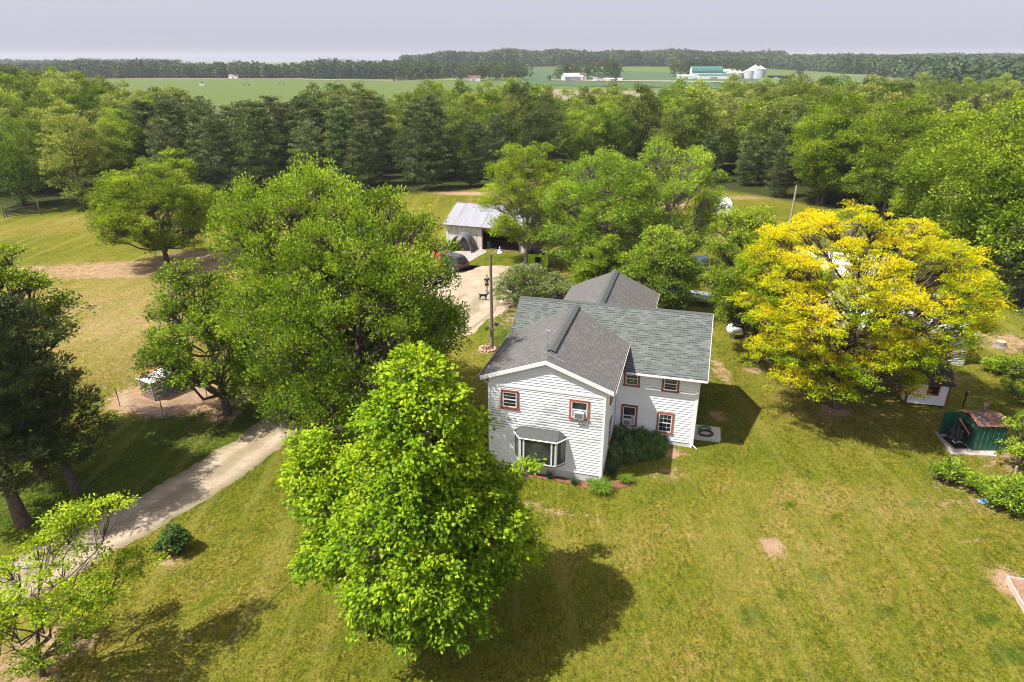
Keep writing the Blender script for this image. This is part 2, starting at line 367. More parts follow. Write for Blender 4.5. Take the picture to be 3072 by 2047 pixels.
for c, rx, ry, rot, s in [
    (D(330, 614), 15, 2.8, .06, .66), (D(130, 625), 9, 3.2, -.05, .6), (D(520, 585), 9, 2.4, .1, .75), (D(250, 630), 7, 2.0, 0, .7), (D(210, 690), 10, 4.5, 0, .33), (D(330, 760), 9, 6, .2, .38), (D(300, 860), 7, 5, 0, .3),
    (D(400, 915), 4.4, 2.6, -.1, .95), (D(330, 925), 2.6, 1.7, -.2, .85), (D(470, 905), 3.5, 1.6, -.2, .8), (D(1080, 445), 8, 1.8, -.1, .95), (D(1440, 437), 9, 3.2, -.1, .85), (D(1520, 470), 5, 4, 0, .6), (D(1700, 455), 8, 2, 0, .5),
    (D(1180, 700), 2.5, 5.5, 0, .5), (D(1250, 690), 5, 3.5, 0, .8), (D(1230, 740), 4, 2.5, 0, .6), (D(1720, 560), 4, 6, 0, .65), (D(1655, 850), .7, 2.6, 0, .6), (D(1650, 955), .8, .9, 0, .75), (D(1730, 852), .9, .7, 0, .55),
    (D(1775, 1257), .65, .75, 0, 1.0), (D(1920, 945), 1.2, .9, 0, .8), (D(2240, 1110), 3.0, 1.3, 0, .46), (D(2330, 1060), 2.2, 1.6, 0, .5), (D(2330, 790), 3.0, 2.4, 0, .55), (D(2180, 870), 1.8, 1, 0, .5), (D(100, 1490), 2.2, 1.3, .3, .5), (D(30, 1570), 2.0, 1.0, 0, .5),
    (D(2330, 1345), 1.0, 1.4, 0, .8), (D(385, 605), 3, 1.8, 0, .8), (D(515, 955), 1.2, .9, 0, .7), (D(1240, 1170), 2.6, .5, -.27, .5), (D(1540, 1040), 1.0, .7, 0, .6), (D(2260, 1160), 4, 1.0, 0, .36), (D(405, 1292), .9, .45, 0, .55), (D(812, 1050), 1.6, 1.2, 0, .6),
    (D(1115, 805), .8, .8, 0, .7), (D(2225, 1245), .5, .35, 0, .6), (D(1540, 1090), 1.4, .9, 0, .35), (D(430, 1100), .1, .1, 0, 0)]:
    dirt = np.maximum(dirt, blob(c, rx, ry, rot) * s)
dirt = np.clip(dirt + .07 * lowfreq(X, Y, 3.5, 1) * (dirt > .02), 0, 1)
lush = np.full_like(X, .46) + .13 * lowfreq(X, Y, 7, 5) + .08 * lowfreq(X, Y, 2.2, 6)
for c, rx, ry, rot, s in [(D(330, 1060), 13, 4.2, .45, .4), (D(560, 940), 6, 3, .4, .45), (D(120, 1190), 8, 3.2, .3, .35), (D(1160, 745), 2.4, 8, 0, .5), (D(1130, 600), 8, 3.2, 0, .35), (D(1640, 900), 3, 5, 0, .25), (D(1900, 1050), 8, 3.4, 0, .18),
                          (D(800, 1150), 4, 3, .4, .15), (D(40, 480), 20, 5, 0, .5), (D(220, 690), 16, 8, 0, -.32), (D(330, 790), 9, 8, 0, -.34), (D(180, 780), 8, 6, 0, -.2), (D(2000, 1300), 6, 3, .3, -.12), (D(1400, 1250), 5, 2, .2, -.2), (D(1950, 1150), 9, 1.6, -.3, -.22), (D(1600, 1500), 5, 2, .2, -.1), (D(180, 1440), 6, 3, 0, .1)]:
    lush = lush + blob(c, rx, ry, rot, .6) * s
# darker weed tufts on the lawn
for u, v, s in [(1880, 1320, 1.0), (1735, 1415, 1.0), (1800, 1365, .6), (2110, 1160, .9), (1930, 1190, .5), (2180, 1200, .5), (1870, 1225, .5), (1545, 1380, .5), (1480, 1335, .5), (2010, 1290, .4), (1700, 1270, .5), (470, 1385, .5), (2035, 1400, .6), (2260, 1420, .8), (2310, 1500, 1.1), (1640, 1200, .4), (1820, 1160, .5)]:
    lush = lush + blob(D(u, v), .5 * s, .42 * s, 0, .7) * .95
lush = np.clip(lush, 0, 1)
far = sstep((Y - 135) / 40)
def sheet_from_grid(name, X, Y, Z, attrs, mat_, parent=None, kind='structure'):
    ny, nx = X.shape; V = np.stack([X, Y, Z], -1).reshape(-1, 3).astype(np.float32)
    i = (np.arange(ny - 1)[:, None] * nx + np.arange(nx - 1)[None]).ravel().astype(np.int32)
    F = np.stack([i, i + 1, i + nx + 1, i + nx], -1); me = bpy.data.meshes.new(name)
    me.vertices.add(len(V)); me.vertices.foreach_set('co', V.ravel()); me.loops.add(F.size); me.loops.foreach_set('vertex_index', F.ravel())
    me.polygons.add(len(F)); me.polygons.foreach_set('loop_start', np.arange(0, F.size, 4, dtype=np.int32))
    try: me.polygons.foreach_set('loop_total', np.full(len(F), 4, np.int32))
    except Exception: pass
    for k, a in attrs.items():
        at = me.attributes.new(k, 'FLOAT', 'POINT'); at.data.foreach_set('value', a.ravel().astype(np.float32))
    me.update(calc_edges=True); me.polygons.foreach_set('use_smooth', np.ones(len(F), bool))
    o = link_mesh(name, me, mat_, parent)
    if kind: o['kind'] = kind
    return o
def attr(nt, n): return N(nt, 'ShaderNodeAttribute', attribute_name=n).outputs['Fac']
def soil_colour(nt, v):
    n1 = noise(nt, v, 1.1, 6, .7); n2 = noise(nt, v, 9, 5, .75)
    c = ramp(nt, n1, [(.3, (.30, .185, .105)), (.55, (.45, .30, .18)), (.75, (.55, .40, .27))])
    return mixc(nt, ramp(nt, n2, [(.42, 0.), (.62, .55)]), c, (.22, .13, .075))
gm, nt, p = newmat('ground_cover')
v = coord(nt)
nA = noise(nt, v, .16, 5, .6); nB = noise(nt, v, 1.7, 6, .72); nC = noise(nt, v, 9.0, 6, .8, dist=.6); nD = noise(nt, v, 5.5, 4, .7, stretch=(1, .45, 1)); nE = noise(nt, v, .6, 6, .7)
nF = noise(nt, v, 3.6, 5, .75, dist=.4)
lu = mth(nt, 'ADD', attr(nt, 'lush'), mth(nt, 'MULTIPLY', mth(nt, 'SUBTRACT', nE, .5), 1.0))
lu = mth(nt, 'ADD', lu, mth(nt, 'MULTIPLY', mth(nt, 'SUBTRACT', nB, .5), .9))
lu = mth(nt, 'ADD', lu, mth(nt, 'MULTIPLY', mth(nt, 'SUBTRACT', nF, .5), .9))
grass = ramp(nt, lu, [(.02, (.33, .24, .075)), (.28, (.24, .19, .032)), (.50, (.175, .166, .011)), (.76, (.10, .125, .005)), (1.0, (.045, .09, .006))])
blade = mth(nt, 'ADD', mth(nt, 'MULTIPLY', nC, .6), mth(nt, 'MULTIPLY', nD, .4))
grass = mixc(nt, ramp(nt, blade, [(.42, .9), (.52, 0.)]), grass, (.035, .045, .006))
grass = mixc(nt, ramp(nt, blade, [(.53, 0.), (.64, .65)]), grass, (.40, .33, .08))
dm = mth(nt, 'ADD', attr(nt, 'dirt'), mth(nt, 'ADD', mth(nt, 'MULTIPLY', mth(nt, 'SUBTRACT', nB, .5), 2.4), mth(nt, 'MULTIPLY', mth(nt, 'SUBTRACT', nC, .5), 2.2)))
nM = noise(nt, v, .9, 3, .5, stretch=(1.0, .07, 1)); rotm = N(nt, 'ShaderNodeMapping'); rotm.inputs['Rotation'].default_value = (0, 0, .5); nt.links.new(v, rotm.inputs[0]); nM2 = noise(nt, rotm.outputs[0], .8, 3, .5, stretch=(1.0, .06, 1))
grass = mixc(nt, ramp(nt, nM2, [(.46, 0.), (.56, .32)]), grass, (.13, .165, .012)); grass = mixc(nt, ramp(nt, nM, [(.52, 0.), (.64, .3)]), grass, (.30, .25, .06))
soil = soil_colour(nt, v)
c = mixc(nt, ramp(nt, dm, [(.42, 0.), (.62, 1.)]), grass, soil)
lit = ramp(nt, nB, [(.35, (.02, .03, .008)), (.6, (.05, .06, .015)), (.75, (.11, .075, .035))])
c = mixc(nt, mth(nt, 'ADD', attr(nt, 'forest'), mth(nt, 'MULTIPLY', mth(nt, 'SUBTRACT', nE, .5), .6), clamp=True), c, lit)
fld = ramp(nt, nA, [(.3, (.085, .13, .028)), (.7, (.12, .16, .04))])
c = mixc(nt, attr(nt, 'far'), c, fld)
nt.links.new(c, p.inputs['Base Color']); p.inputs['Roughness'].default_value = .9; p.inputs['Specular IOR Level'].default_value = .08
bump(nt, p, blade, .9, .12)
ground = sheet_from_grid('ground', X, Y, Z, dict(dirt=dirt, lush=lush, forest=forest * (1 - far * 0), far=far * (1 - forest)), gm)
# ---------------------------------------------------------------- gravel drive and yard (ragged edged sheets)
gr, nt, p = newmat('gravel'); v = coord(nt)
n1 = noise(nt, v, .7, 6, .7); n2 = noise(nt, v, 14, 4, .8); n3 = noise(nt, v, 2.6, 5, .7, stretch=(.35, 1.6, 1))
c = ramp(nt, n1, [(.3, (.33, .26, .18)), (.5, (.44, .355, .255)), (.7, (.56, .465, .35))])
c = mixc(nt, ramp(nt, n3, [(.35, .5), (.55, 0.)]), c, (.30, .215, .135))
c = mixc(nt, ramp(nt, n2, [(.35, .6), (.52, 0.)]), c, (.23, .17, .11)); c = mixc(nt, ramp(nt, n2, [(.6, 0.), (.74, .6)]), c, (.72, .62, .48))
ac = mth(nt, 'ADD', attr(nt, 'across'), mth(nt, 'MULTIPLY', mth(nt, 'SUBTRACT', n1, .5), .5)); c = mixc(nt, ramp(nt, ac, [(.0, .6), (.22, .45), (.34, 0.), (.60, 0.), (.78, .5), (1.0, .95)]), c, mixc(nt, ramp(nt, n2, [(.45, 0.), (.6, 1.)]), (.24, .19, .13), (.15, .15, .05)))
nt.links.new(c, p.inputs['Base Color']); p.inputs['Roughness'].default_value = .95; p.inputs['Specular IOR Level'].default_value = .1; bump(nt, p, n2, .8, .03)
def catmull(pts, step):
    P = [Vector(q) for q in pts]; P = [P[0] * 2 - P[1]] + P + [P[-1] * 2 - P[-2]]; out = []
    for i in range(1, len(P) - 2):
        n = max(2, int((P[i + 1] - P[i]).length / step))
        for k in range(n):
            t = k / n; a, b, c_, d = P[i - 1], P[i], P[i + 1], P[i + 2]
            out.append(.5 * ((2 * b) + (c_ - a) * t + (2 * a - 5 * b + 4 * c_ - d) * t * t + (3 * b - a - 3 * c_ + d) * t ** 3))
    out.append(P[-2]); return out
def ribbon(name, pts, widths, m, z=.006, ragged=.22):
    L = catmull(pts, .22); n = len(L); rr = np.random.default_rng(11); V = []; F = []; cross = 17
    wl = np.interp(np.linspace(0, 1, n), np.linspace(0, 1, len(widths)), widths)
    def nz(k): s = np.convolve(rr.normal(0, 1, n + 8), np.ones(5) / 5, 'same')[4:-4]; return s * ragged * .8 + np.convolve(rr.normal(0, 1, n + 40), np.ones(25) / 25, 'same')[20:-20] * ragged * 1.5 + rr.normal(0, .04, n)
    e0, e1 = nz(0), nz(1)
    for i, q in enumerate(L):
        d = (L[min(i + 1, n - 1)] - L[max(i - 1, 0)]).normalized(); s = Vector((-d.y, d.x, 0))
        for k in range(cross):
            f = k / (cross - 1) * 2 - 1; o = f * (wl[i] / 2 + (e0[i] if f < 0 else e1[i]))
            r_ = q + s * o; V.append((r_.x, r_.y, z + (.0 if abs(f) == 1 else .02) - .02 * (abs(abs(f) - .5) < .2)))
    for i in range(n - 1):
        for k in range(cross - 1): a = i * cross + k; F.append((a, a + 1, a + cross + 1, a + cross))
    me = bpy.data.meshes.new(name); me.from_pydata(V, [], F); me.update(); at = me.attributes.new('across', 'FLOAT', 'POINT'); at.data.foreach_set('value', np.tile(np.abs(np.linspace(-1, 1, cross)), n).astype(np.float32))
    for pl in me.polygons: pl.use_smooth = True
    o = link_mesh(name, me, m); o['kind'] = 'structure'; return o
def ragged_sheet(name, outline, m, z, amp=.25, kind='structure', step=.25):
    L = catmull(list(outline) + [outline[0]], step)[:-1]; rr = np.random.default_rng(5); n = len(L); c_ = sum(L, Vector()) / n
    nz = np.convolve(np.tile(rr.normal(0, 1, n), 3), np.ones(4) / 4, 'same')[n:2 * n] * amp
    bm = bmesh.new(); vs = [bm.verts.new((q + (q - c_).normalized() * nz[i]).to_3d()[:2] + (z,)) for i, q in enumerate(L)]
    f = bm.faces.new(vs)
    if f.normal.z < 0: f.normal_flip()
    bmesh.ops.triangulate(bm, faces=[f]); me = bpy.data.meshes.new(name); bm.to_mesh(me); bm.free(); at = me.attributes.new('across', 'FLOAT', 'POINT'); at.data.foreach_set('value', np.full(len(me.vertices), .48, np.float32))
    o = link_mesh(name, me, m)
    if kind: o['kind'] = kind
    return o
ribbon('driveway', [D(-330, 1480), D(-90, 1392), D(60, 1322), D(150, 1275), D(229, 1236), D(347, 1170), D(440, 1118), D(600, 1012), D(740, 905), D(880, 830), D(1000, 776), D(1075, 725), D(1105, 680)], [4.2, 3.9, 3.6, 3.5, 3.4, 3.3, 3.2, 3.3, 3.4, 3.6, 4.0, 4.5, 4.6], gr)
ragged_sheet('gravel_yard', [D(930, 790), D(1075, 772), D(1120, 738), D(1165, 715), D(1180, 670), D(1185, 625), D(1160, 612), D(1110, 612), D(1060, 622), D(980, 600), D(900, 600), D(760, 640), D(740, 700), D(850, 740)], gr, .018, .35)
ragged_sheet('concrete_apron', [D(1062, 612), D(1096, 592), D(1118, 578), D(1085, 570), D(1030, 585), D(1010, 612)], plain('worn_concrete', (.42, .38, .34), (.3, .27, .24), .9, 2, bmp=.01), .03, .06)
# ---------------------------------------------------------------- far fields, tracks and hills
def draped(name, quad, m, off, n=24):
    a, b, c_, d = [np.array(q, float) for q in quad]; s = np.linspace(0, 1, n)[:, None, None]; t = np.linspace(0, 1, n)[None, :, None]
    P = (a * (1 - s) + b * s) * (1 - t) + (d * (1 - s) + c_ * s) * t; P = P.transpose(1, 0, 2)
    return sheet_from_grid(name, P[..., 0], P[..., 1], terrain(P[..., 0], P[..., 1]) + off, {}, m)
def AZY(u, Y): a = (u - 1176.5) / 1528 / 1.077; return (a * Y, Y)
M_track = plain('pale_track', (.36, .30, .2), (.28, .25, .15), .95, .05)
M_stub = plain('stubble_field', (.26, .21, .115), (.2, .18, .09), .95, .02, lo=.4, hi=.6)
M_green = plain('green_crop', (.06, .115, .038), (.048, .10, .032), .95, .01, lo=.4, hi=.6)
M_green2 = plain('pale_crop', (.12, .155, .05), (.10, .135, .045), .95, .01, lo=.4, hi=.6)
draped('crop_field', [AZY(1205, 640), AZY(1760, 560), AZY(2120, 760), AZY(1205, 1250)], M_green, .35, 30)
draped('pale_field', [AZY(1440, 330), AZY(1840, 330), AZY(1700, 560), AZY(1500, 560)], M_green2, .2, 20)
draped('brown_field', [AZY(1262, 330), AZY(1480, 330), AZY(1475, 520), AZY(1262, 560)], M_stub, .4, 20)
draped('hill_field', [AZY(1740, 640), AZY(2110, 560), AZY(2115, 880), AZY(1750, 900)], M_green2, .6, 20)
draped('farm_track', [AZY(1270, 742), AZY(1700, 690), AZY(1760, 712), AZY(1265, 765)], M_track, .7, 20)
draped('farm_lane', [AZY(700, 830), AZY(1130, 760), AZY(1130, 775), AZY(700, 852)], M_track, .3, 20)
draped('far_verge', [AZY(150, 895), AZY(700, 872), AZY(700, 892), AZY(150, 915)], M_track, .2, 20)
hx = np.linspace(-6000, 7500, 160); hz = 0 + 10 * np.sin(hx * .0011 + 2) + 7 * np.sin(hx * .0037) + 3 * np.sin(hx * .009)
hz += np.interp(hx, [-4800, -4300, -3200, -2700, 1500, 2600, 5000], [0, 26, 22, 0, 0, 6, 14])
Xh = np.stack([hx] * 6); Yh = np.array([5200, 5400, 5600, 5800, 6200, 6800])[:, None] + 0 * Xh; Zh = np.array([-2, .5, .8, 1, .9, .2])[:, None] * hz[None]; Zh[0] = -2
M_hill = plain('distant_woodland', (.045, .075, .03), (.03, .055, .025), .95, .01)
sheet_from_grid('hills', Xh, Yh, Zh, {}, M_hill)
# woods that read as one mass
def woods(name, pts, hts, rads, per, leaf, m, label, seed=1):
    r = np.random.default_rng(seed); n = len(pts); pts = np.asarray(pts, float); k = n * per; ci = np.repeat(np.arange(n), per)
    d = rnd_dir(r, k); d[:, 2] = np.where(d[:, 2] < -.9, -d[:, 2], d[:, 2]); d = unit(d); rad = rads[ci]; h = hts[ci]
    bumpy = 1 + .22 * np.sin(d[:, 0] * 5 + ci) * np.cos(d[:, 1] * 5 + ci * 1.7)
    C = np.empty((k, 3)); C[:, 0] = pts[ci, 0] + d[:, 0] * rad * bumpy; C[:, 1] = pts[ci, 1] + d[:, 1] * rad * bumpy
    z0 = terrain(pts[:, 0], pts[:, 1])[ci]; C[:, 2] = z0 + np.maximum(.6, h * .47 + d[:, 2] * h * .5 * bumpy)
    Nv = unit(d + r.normal(0, .3, (k, 3)) + np.array([0, 0, .3])); Dv = unit(r.normal(size=(k, 3)) + np.array([0, 0, .2])); L = leaf * r.uniform(.6, 1.4, k)
    tint = .45 + r.normal(0, .22, n)[ci] + r.normal(0, .12, k)
    o = link_mesh(name, leaf_mesh(name, C, Dv, Nv, L, L * .8, tint), m); tag(o, label, 'woods', kind='stuff'); return o
M_farw = leafmat('far_woodland', (.025, .05, .024), (.06, .105, .042), (.13, .19, .06), .2)
def band(r, u0, u1, yf, yb, sp, hr, cond=None):
    P = []; y = yf
    y0 = min(yf(u0), yf(u1), yf((u0 + u1) / 2)) if callable(yf) else yf; Yc = y0
    while Yc < yb:
        a0, a1 = (u0 - 1176.5) / 1645, (u1 - 1176.5) / 1645; xs_ = np.arange(a0 * Yc, a1 * Yc, sp) + r.uniform(-.4, .4) * sp
        for x in xs_:
            xx = x + r.uniform(-.35, .35) * sp; yy = Yc + r.uniform(-.35, .35) * sp; u = xx / yy * 1645 + 1176.5
            if callable(yf) and yy < yf(u): continue
            if cond is not None and not cond(u, yy): continue
            P.append((xx, yy))
        Yc += sp
    P = np.array(P); mod = .5 + .25 * np.sin(P[:, 0] * .021 + P[:, 1] * .013) + .25 * np.sin(P[:, 0] * .055 + 2); hh_ = hr[0] + (hr[1] - hr[0]) * np.clip(mod * .75 + r.uniform(-.1, .45, len(P)), 0, 1.25)
    return P, hh_, r.uniform(sp * .45, sp * .85, len(P))
r_ = np.random.default_rng(21)
A_ = band(r_, -120, 520, lambda u: 905 + 6 * math.sin(u * .02), 960, 9, (13, 22)); woods('far_woods', *A_, 130, 2.4, M_farw, 'dark blue green belt of trees along the far edge of the left field', 2)
A_ = band(r_, 500, 960, lambda u: 905 - (u - 500) * .09 + 5 * math.sin(u * .03), 935, 8, (13, 22)); woods('far_woods', *A_, 130, 2.3, M_farw, 'even topped dark tree belt behind the lane in the middle distance', 3)
A_ = band(r_, 925, 1215, lambda u: 800 + (u - 925) * .25, 900, 10, (14, 20), lambda u, y: (u < 1010 or y > 855)); woods('far_woods', *A_, 110, 2.4, M_farw, 'tree belt at the foot of the low wooded hill', 4)
A_ = band(r_, 935, 1560, lambda u: 1260, 1620, 13, (14, 25)); woods('far_woods', *A_, 110, 3.6, M_farw, 'wooded rise on the horizon above the farms', 5)
A_ = band(r_, 1540, 1790, lambda u: 1230, 1600, 13, (14, 25)); woods('far_woods', *A_, 110, 3.6, M_farw, 'dark wood behind the green roofed barn and grain bins', 6)
A_ = band(r_, 1780, 2560, lambda u: np.interp(u, [1780, 1860, 1950, 2060, 2110, 2140, 2353, 2560], [1200, 1080, 900, 760, 640, 470, 380, 380]), 1750, 13, (11, 20)); woods('far_woods', *A_, 90, 3.2, M_farw, 'broad wooded hillside filling the far right of the view', 7)
A_ = band(r_, -200, 420, lambda u: 1900, 2000, 14, (16, 24)); woods('far_woods', *A_, 50, 4, M_farw, 'faint second line of trees behind the left tree belt', 8)
# ---------------------------------------------------------------- haze
hm = bpy.data.materials.new('haze'); hm.use_nodes = True; nt = hm.node_tree; nt.nodes.clear()
pv = nt.nodes.new('ShaderNodeVolumePrincipled'); pv.inputs['Color'].default_value = (.90, .93, 1.0, 1); pv.inputs['Density'].default_value = HAZE = .00013; pv.inputs['Anisotropy'].default_value = 0.0
ou = nt.nodes.new('ShaderNodeOutputMaterial'); nt.links.new(pv.outputs[0], ou.inputs['Volume'])
m_ = MB(); m_.box(-7600, 7600, -450, 7600, -4, 70); hz_ = m_.build('haze', hm); hz_['kind'] = 'stuff'
# ---------------------------------------------------------------- woodland trees: shared meshes, one object per tree
def broad_variant(seed, H, Rr, zb=.16, nl=22, ncl=200, leaf=.32, per=62, thin=False):
    r = np.random.default_rng(seed)
    prof = [(H * zb, Rr * .5), (H * (zb + .12), Rr * .85), (H * .5, Rr), (H * .75, Rr * .85), (H * .92, Rr * .5), (H * .98, Rr * .15)]
    L = env_lobes(r, prof, nl, Rr * .42)
    return crown(r, L, H, ncl, Rr * .24, per, leaf, .22, asp=.62, flat=.78, puff=1.15, twigs=False, sides=5, inner=.16, tvar=.16)
def make_proto(name, parts, mleaf, mbark):
    args, tm = parts
    t = thing(name, (0, 0, 0)); link_mesh('trunk', tm, mbark, t); link_mesh('crown', leaf_mesh('crown', *args), mleaf, t); return t
class Pool:
    """prototype trees; the first use moves the prototype itself, later uses copy it with its parts"""
    def __init__(s, protos): s.p = protos; s.used = [False] * len(protos)
    def put(s, i, loc, rz, sc_, label, cat, group, zs=1):
        i %= len(s.p)
        if s.used[i]: o = copy_tree(s.p[i])
        else: o = s.p[i]; s.used[i] = True
        o.location = loc; o.rotation_euler = (0, 0, rz); o.scale = (sc_, sc_, sc_ * zs); tag(o, label, cat, group); return o
    def clean(s):
        for o, u in zip(s.p, s.used):
            if not u:
                for c_ in list(o.children): bpy.data.objects.remove(c_)
                bpy.data.objects.remove(o)
P_broad = Pool([make_proto('woodland_tree', broad_variant(100 + i, 15, [4.3, 4.9, 5.4, 4.0, 4.6, 5.0, 4.2, 5.6][i], ncl=[190, 210, 230, 180, 200, 215, 175, 240][i]), M_forest, M_bark) for i in range(8)])
P_lime = Pool([make_proto('young_tree', broad_variant(130 + i, 13, 4.0 + .4 * i, ncl=220), M_lime, M_barkl) for i in range(2)])
P_pine = Pool([make_proto('pine_tree', pine(np.random.default_rng(150 + i), 15, 4.3 + .3 * i, 14, .9, 40, .38, z0=.06, pw=.42, asp=.34, sides=5), M_pine, M_barkp) for i in range(5)])
P_pinb = Pool([make_proto('brown_pine', pine(np.random.default_rng(170 + i), 15, 2.9, 13, .55, 20, .4, z0=.34, pw=.42, asp=.3, thin=.12, sides=5), M_pineb, M_barkl) for i in range(3)])
P_rust = Pool([make_proto('dying_tree', broad_variant(180, 15, 3.0, zb=.4, ncl=70, per=18), M_rust, M_barkl)])
r = np.random.default_rng(42)
cells = []; Yc = 68.0
while Yc < 300:
    sp = 7.1 + (Yc - 70) * .021
    for x in np.arange(-.92 * Yc, .92 * Yc, sp):
        xx = x + r.uniform(-.3, .3) * sp; yy = Yc + r.uniform(-.3, .3) * sp; az = xx / yy
        if yy < yfront(az) + 1.5 or yy > yback(az): continue
        cells.append((xx, yy))
    Yc += sp * .95
n_dec = 0
for xx, yy in cells:
    az = xx / yy; u = az * 1645 + 1176.5; d = yy - yfront(az); rz = r.uniform(0, 6.28)
    if u < -180 or u > 2540: continue
    hmul = r.uniform(.86, 1.1)
    pinezone = (262 < u < 1010 and yy < 150 and d < 34) or (1010 <= u < 1160 and d < 16) or (1590 < u < 1870 and d < 12 and r.random() < .8)
    if pinezone and not (r.random() < .08 and d > 10):
        h = {True: .98, False: .78}[u < 1010] * r.uniform(.9, 1.08)
        if u > 1590: h *= .8
        if d < 5: h *= .86
        P_pine.put(int(r.integers(5)), (xx, yy, 0), rz, h, 'dark green pine in the dense stand behind the pasture and metal garage' if u < 1200 else 'dark pine at the wood edge behind the horse trailer', 'pine tree', 'pines of the dark stand behind the garage' if u < 1200 else 'pines behind the horse trailer'); continue
    if 2050 < u < 2380 and 125 < yy < 175 and r.random() < .75:
        P_pinb.put(int(r.integers(3)), (xx, yy, 0), rz, .98 * hmul, 'brownish half bare pine with pale trunk at the back of the right wood', 'pine tree', 'brownish pines on the right'); continue
    if u < 330 and d < 26 and r.random() < .4:
        P_lime.put(int(r.integers(2)), (xx, yy, 0), rz, hmul, 'bright yellow green young tree at the left wood edge', 'tree', 'yellow green trees at the left wood edge'); continue
    if 480 < u < 700 and yy > 125: hmul *= .88
    if u < 190 and yy > 160: hmul *= 1.2
    if 1560 < u < 2200 and d > 8: hmul *= 1.06
    lm = [(160, 'at the far left of the picture'), (330, 'left of the dark pines'), (560, 'below the left end of the far field'), (760, 'below the middle of the long green field'), (1010, 'below the far lane and tree belt'), (1260, 'below the low wooded hill'),
          (1480, 'below the brown field and white farm sheds'), (1700, 'below the far green roofed barn'), (1850, 'below the grain bins'), (2000, 'left below the pale hillside field'), (2120, 'right below the pale hillside field'), (2250, 'below the far right wooded hillside'), (9999, 'at the far right edge of the picture')]
    where = next(t_ for q_, t_ in lm if u < q_); row = 'front edge tree' if d < 11 else ('second row treetop' if d < 24 else 'middle row treetop' if d < 48 else 'deep row treetop' if d < 85 else 'far row treetop' if d < 130 else 'rearmost treetop')
    lab = row + ' of the wood ' + where
    P_broad.put(int(r.integers(8)), (xx, yy, 0), rz, hmul * (.97 if d > 11 else .85), lab, 'tree', 'woodland ' + where, zs=r.uniform(.92, 1.08)); n_dec += 1
P_rust.put(0, DY(2045, 300, 128) * 1 - Vector((0, 0, DY(2045, 300, 128).z)), 0, 1.0, 'dying tree with rust brown leaves standing out of the right wood', 'tree', None)
print('woodland', n_dec, len(cells))
for P_ in (P_broad, P_lime, P_pine, P_pinb): P_.clean()
def lone(name, seed, loc, H, Rr, m, mb, label, zb=.2, nl=14, ncl=300, per=34, leaf=.24, cat='tree', tr=.25, prof=None, size=.46, group=None, **k):
    rr = np.random.default_rng(seed)
    prof = prof or [(H * zb, Rr * .45), (H * (zb + .12), Rr * .85), (H * .5, Rr), (H * .72, Rr * .86), (H * .9, Rr * .5), (H * .98, Rr * .12)]
    k.setdefault('lean', (0, 0)); L = env_lobes(rr, prof, nl, Rr * size, lean=k['lean']) + k.pop('extra', [])
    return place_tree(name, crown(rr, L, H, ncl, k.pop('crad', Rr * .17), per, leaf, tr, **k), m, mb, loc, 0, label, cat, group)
# big edge trees on the right, with their own crowns
for i, (u, v, H, Rr, lab) in enumerate([(2215, 655, 18, 6.2, 'tall light green tree behind the right end of the white metal roof'), (2330, 690, 17, 6.0, 'large light green tree at the right edge of the picture'), (2030, 500, 17, 6.8, 'broad oak with yellowish top left of the tall light green trees'),
                                        (1890, 468, 17, 6.5, 'broad dark crowned oak behind the yellow tree'), (2135, 560, 16, 5.5, 'green tree between the two oaks and the tall light green tree')]):
    p_ = D(u, v); lone('edge_tree', 300 + i, (p_.x, p_.y, 0), H, Rr, M_oak, M_bark, lab, zb=.1, nl=24, ncl=460, per=70, leaf=.27, tr=.35, twigs=False, crad=1.15, flat=.8, puff=1.1)
p_ = D(2290, 700); place_tree('fir_tree', pine(np.random.default_rng(5), 9, 2.4, 14, .5, 26, .3), M_pine, M_barkp, (p_.x, p_.y, 0), 0, 'small dark fir below the tall trees on the right', 'fir tree')
p_ = D(215, 475); lone('woodland_tree', 331, (p_.x, p_.y - 2, 0), 15.5, 4.6, M_lime, M_bark, 'tall yellow green tree at the back left corner of the pasture', zb=.08, nl=22, ncl=420, leaf=.3, twigs=False)
p_ = D(75, 470); lone('woodland_tree', 332, (p_.x, p_.y - 2, 0), 13, 6.2, M_small, M_bark, 'broad dark green tree behind the metal gate at the left', zb=.06, nl=24, ncl=520, leaf=.3, twigs=False)
p_ = D(458, 490); lone('young_tree', 333, (p_.x, p_.y - 5, 0), 10.5, 3.4, M_maple, M_barkl, 'small fresh green tree in front of the dark pines behind the pasture tree', zb=.1, nl=18, ncl=300, leaf=.28, twigs=False)
# ---------------------------------------------------------------- pasture tree
p_ = D(385, 606); H = 10.6
lone('pasture_tree', 340, (p_.x, p_.y, 0), H, 6.3, M_oak, M_bark, 'wide flat crowned green tree standing alone in the pasture', nl=44, ncl=1150, per=56, leaf=.19, tr=.28, size=.27, puff=.9, flat=.65, crad=.8, jag=.22,
     prof=[(2.3, 4.4), (3.6, 6.0), (5.8, 6.5), (7.8, 5.8), (9.6, 4.0), (10.7, 1.6)], lean=(-.9, 0), tbase=.52, fork=.3)
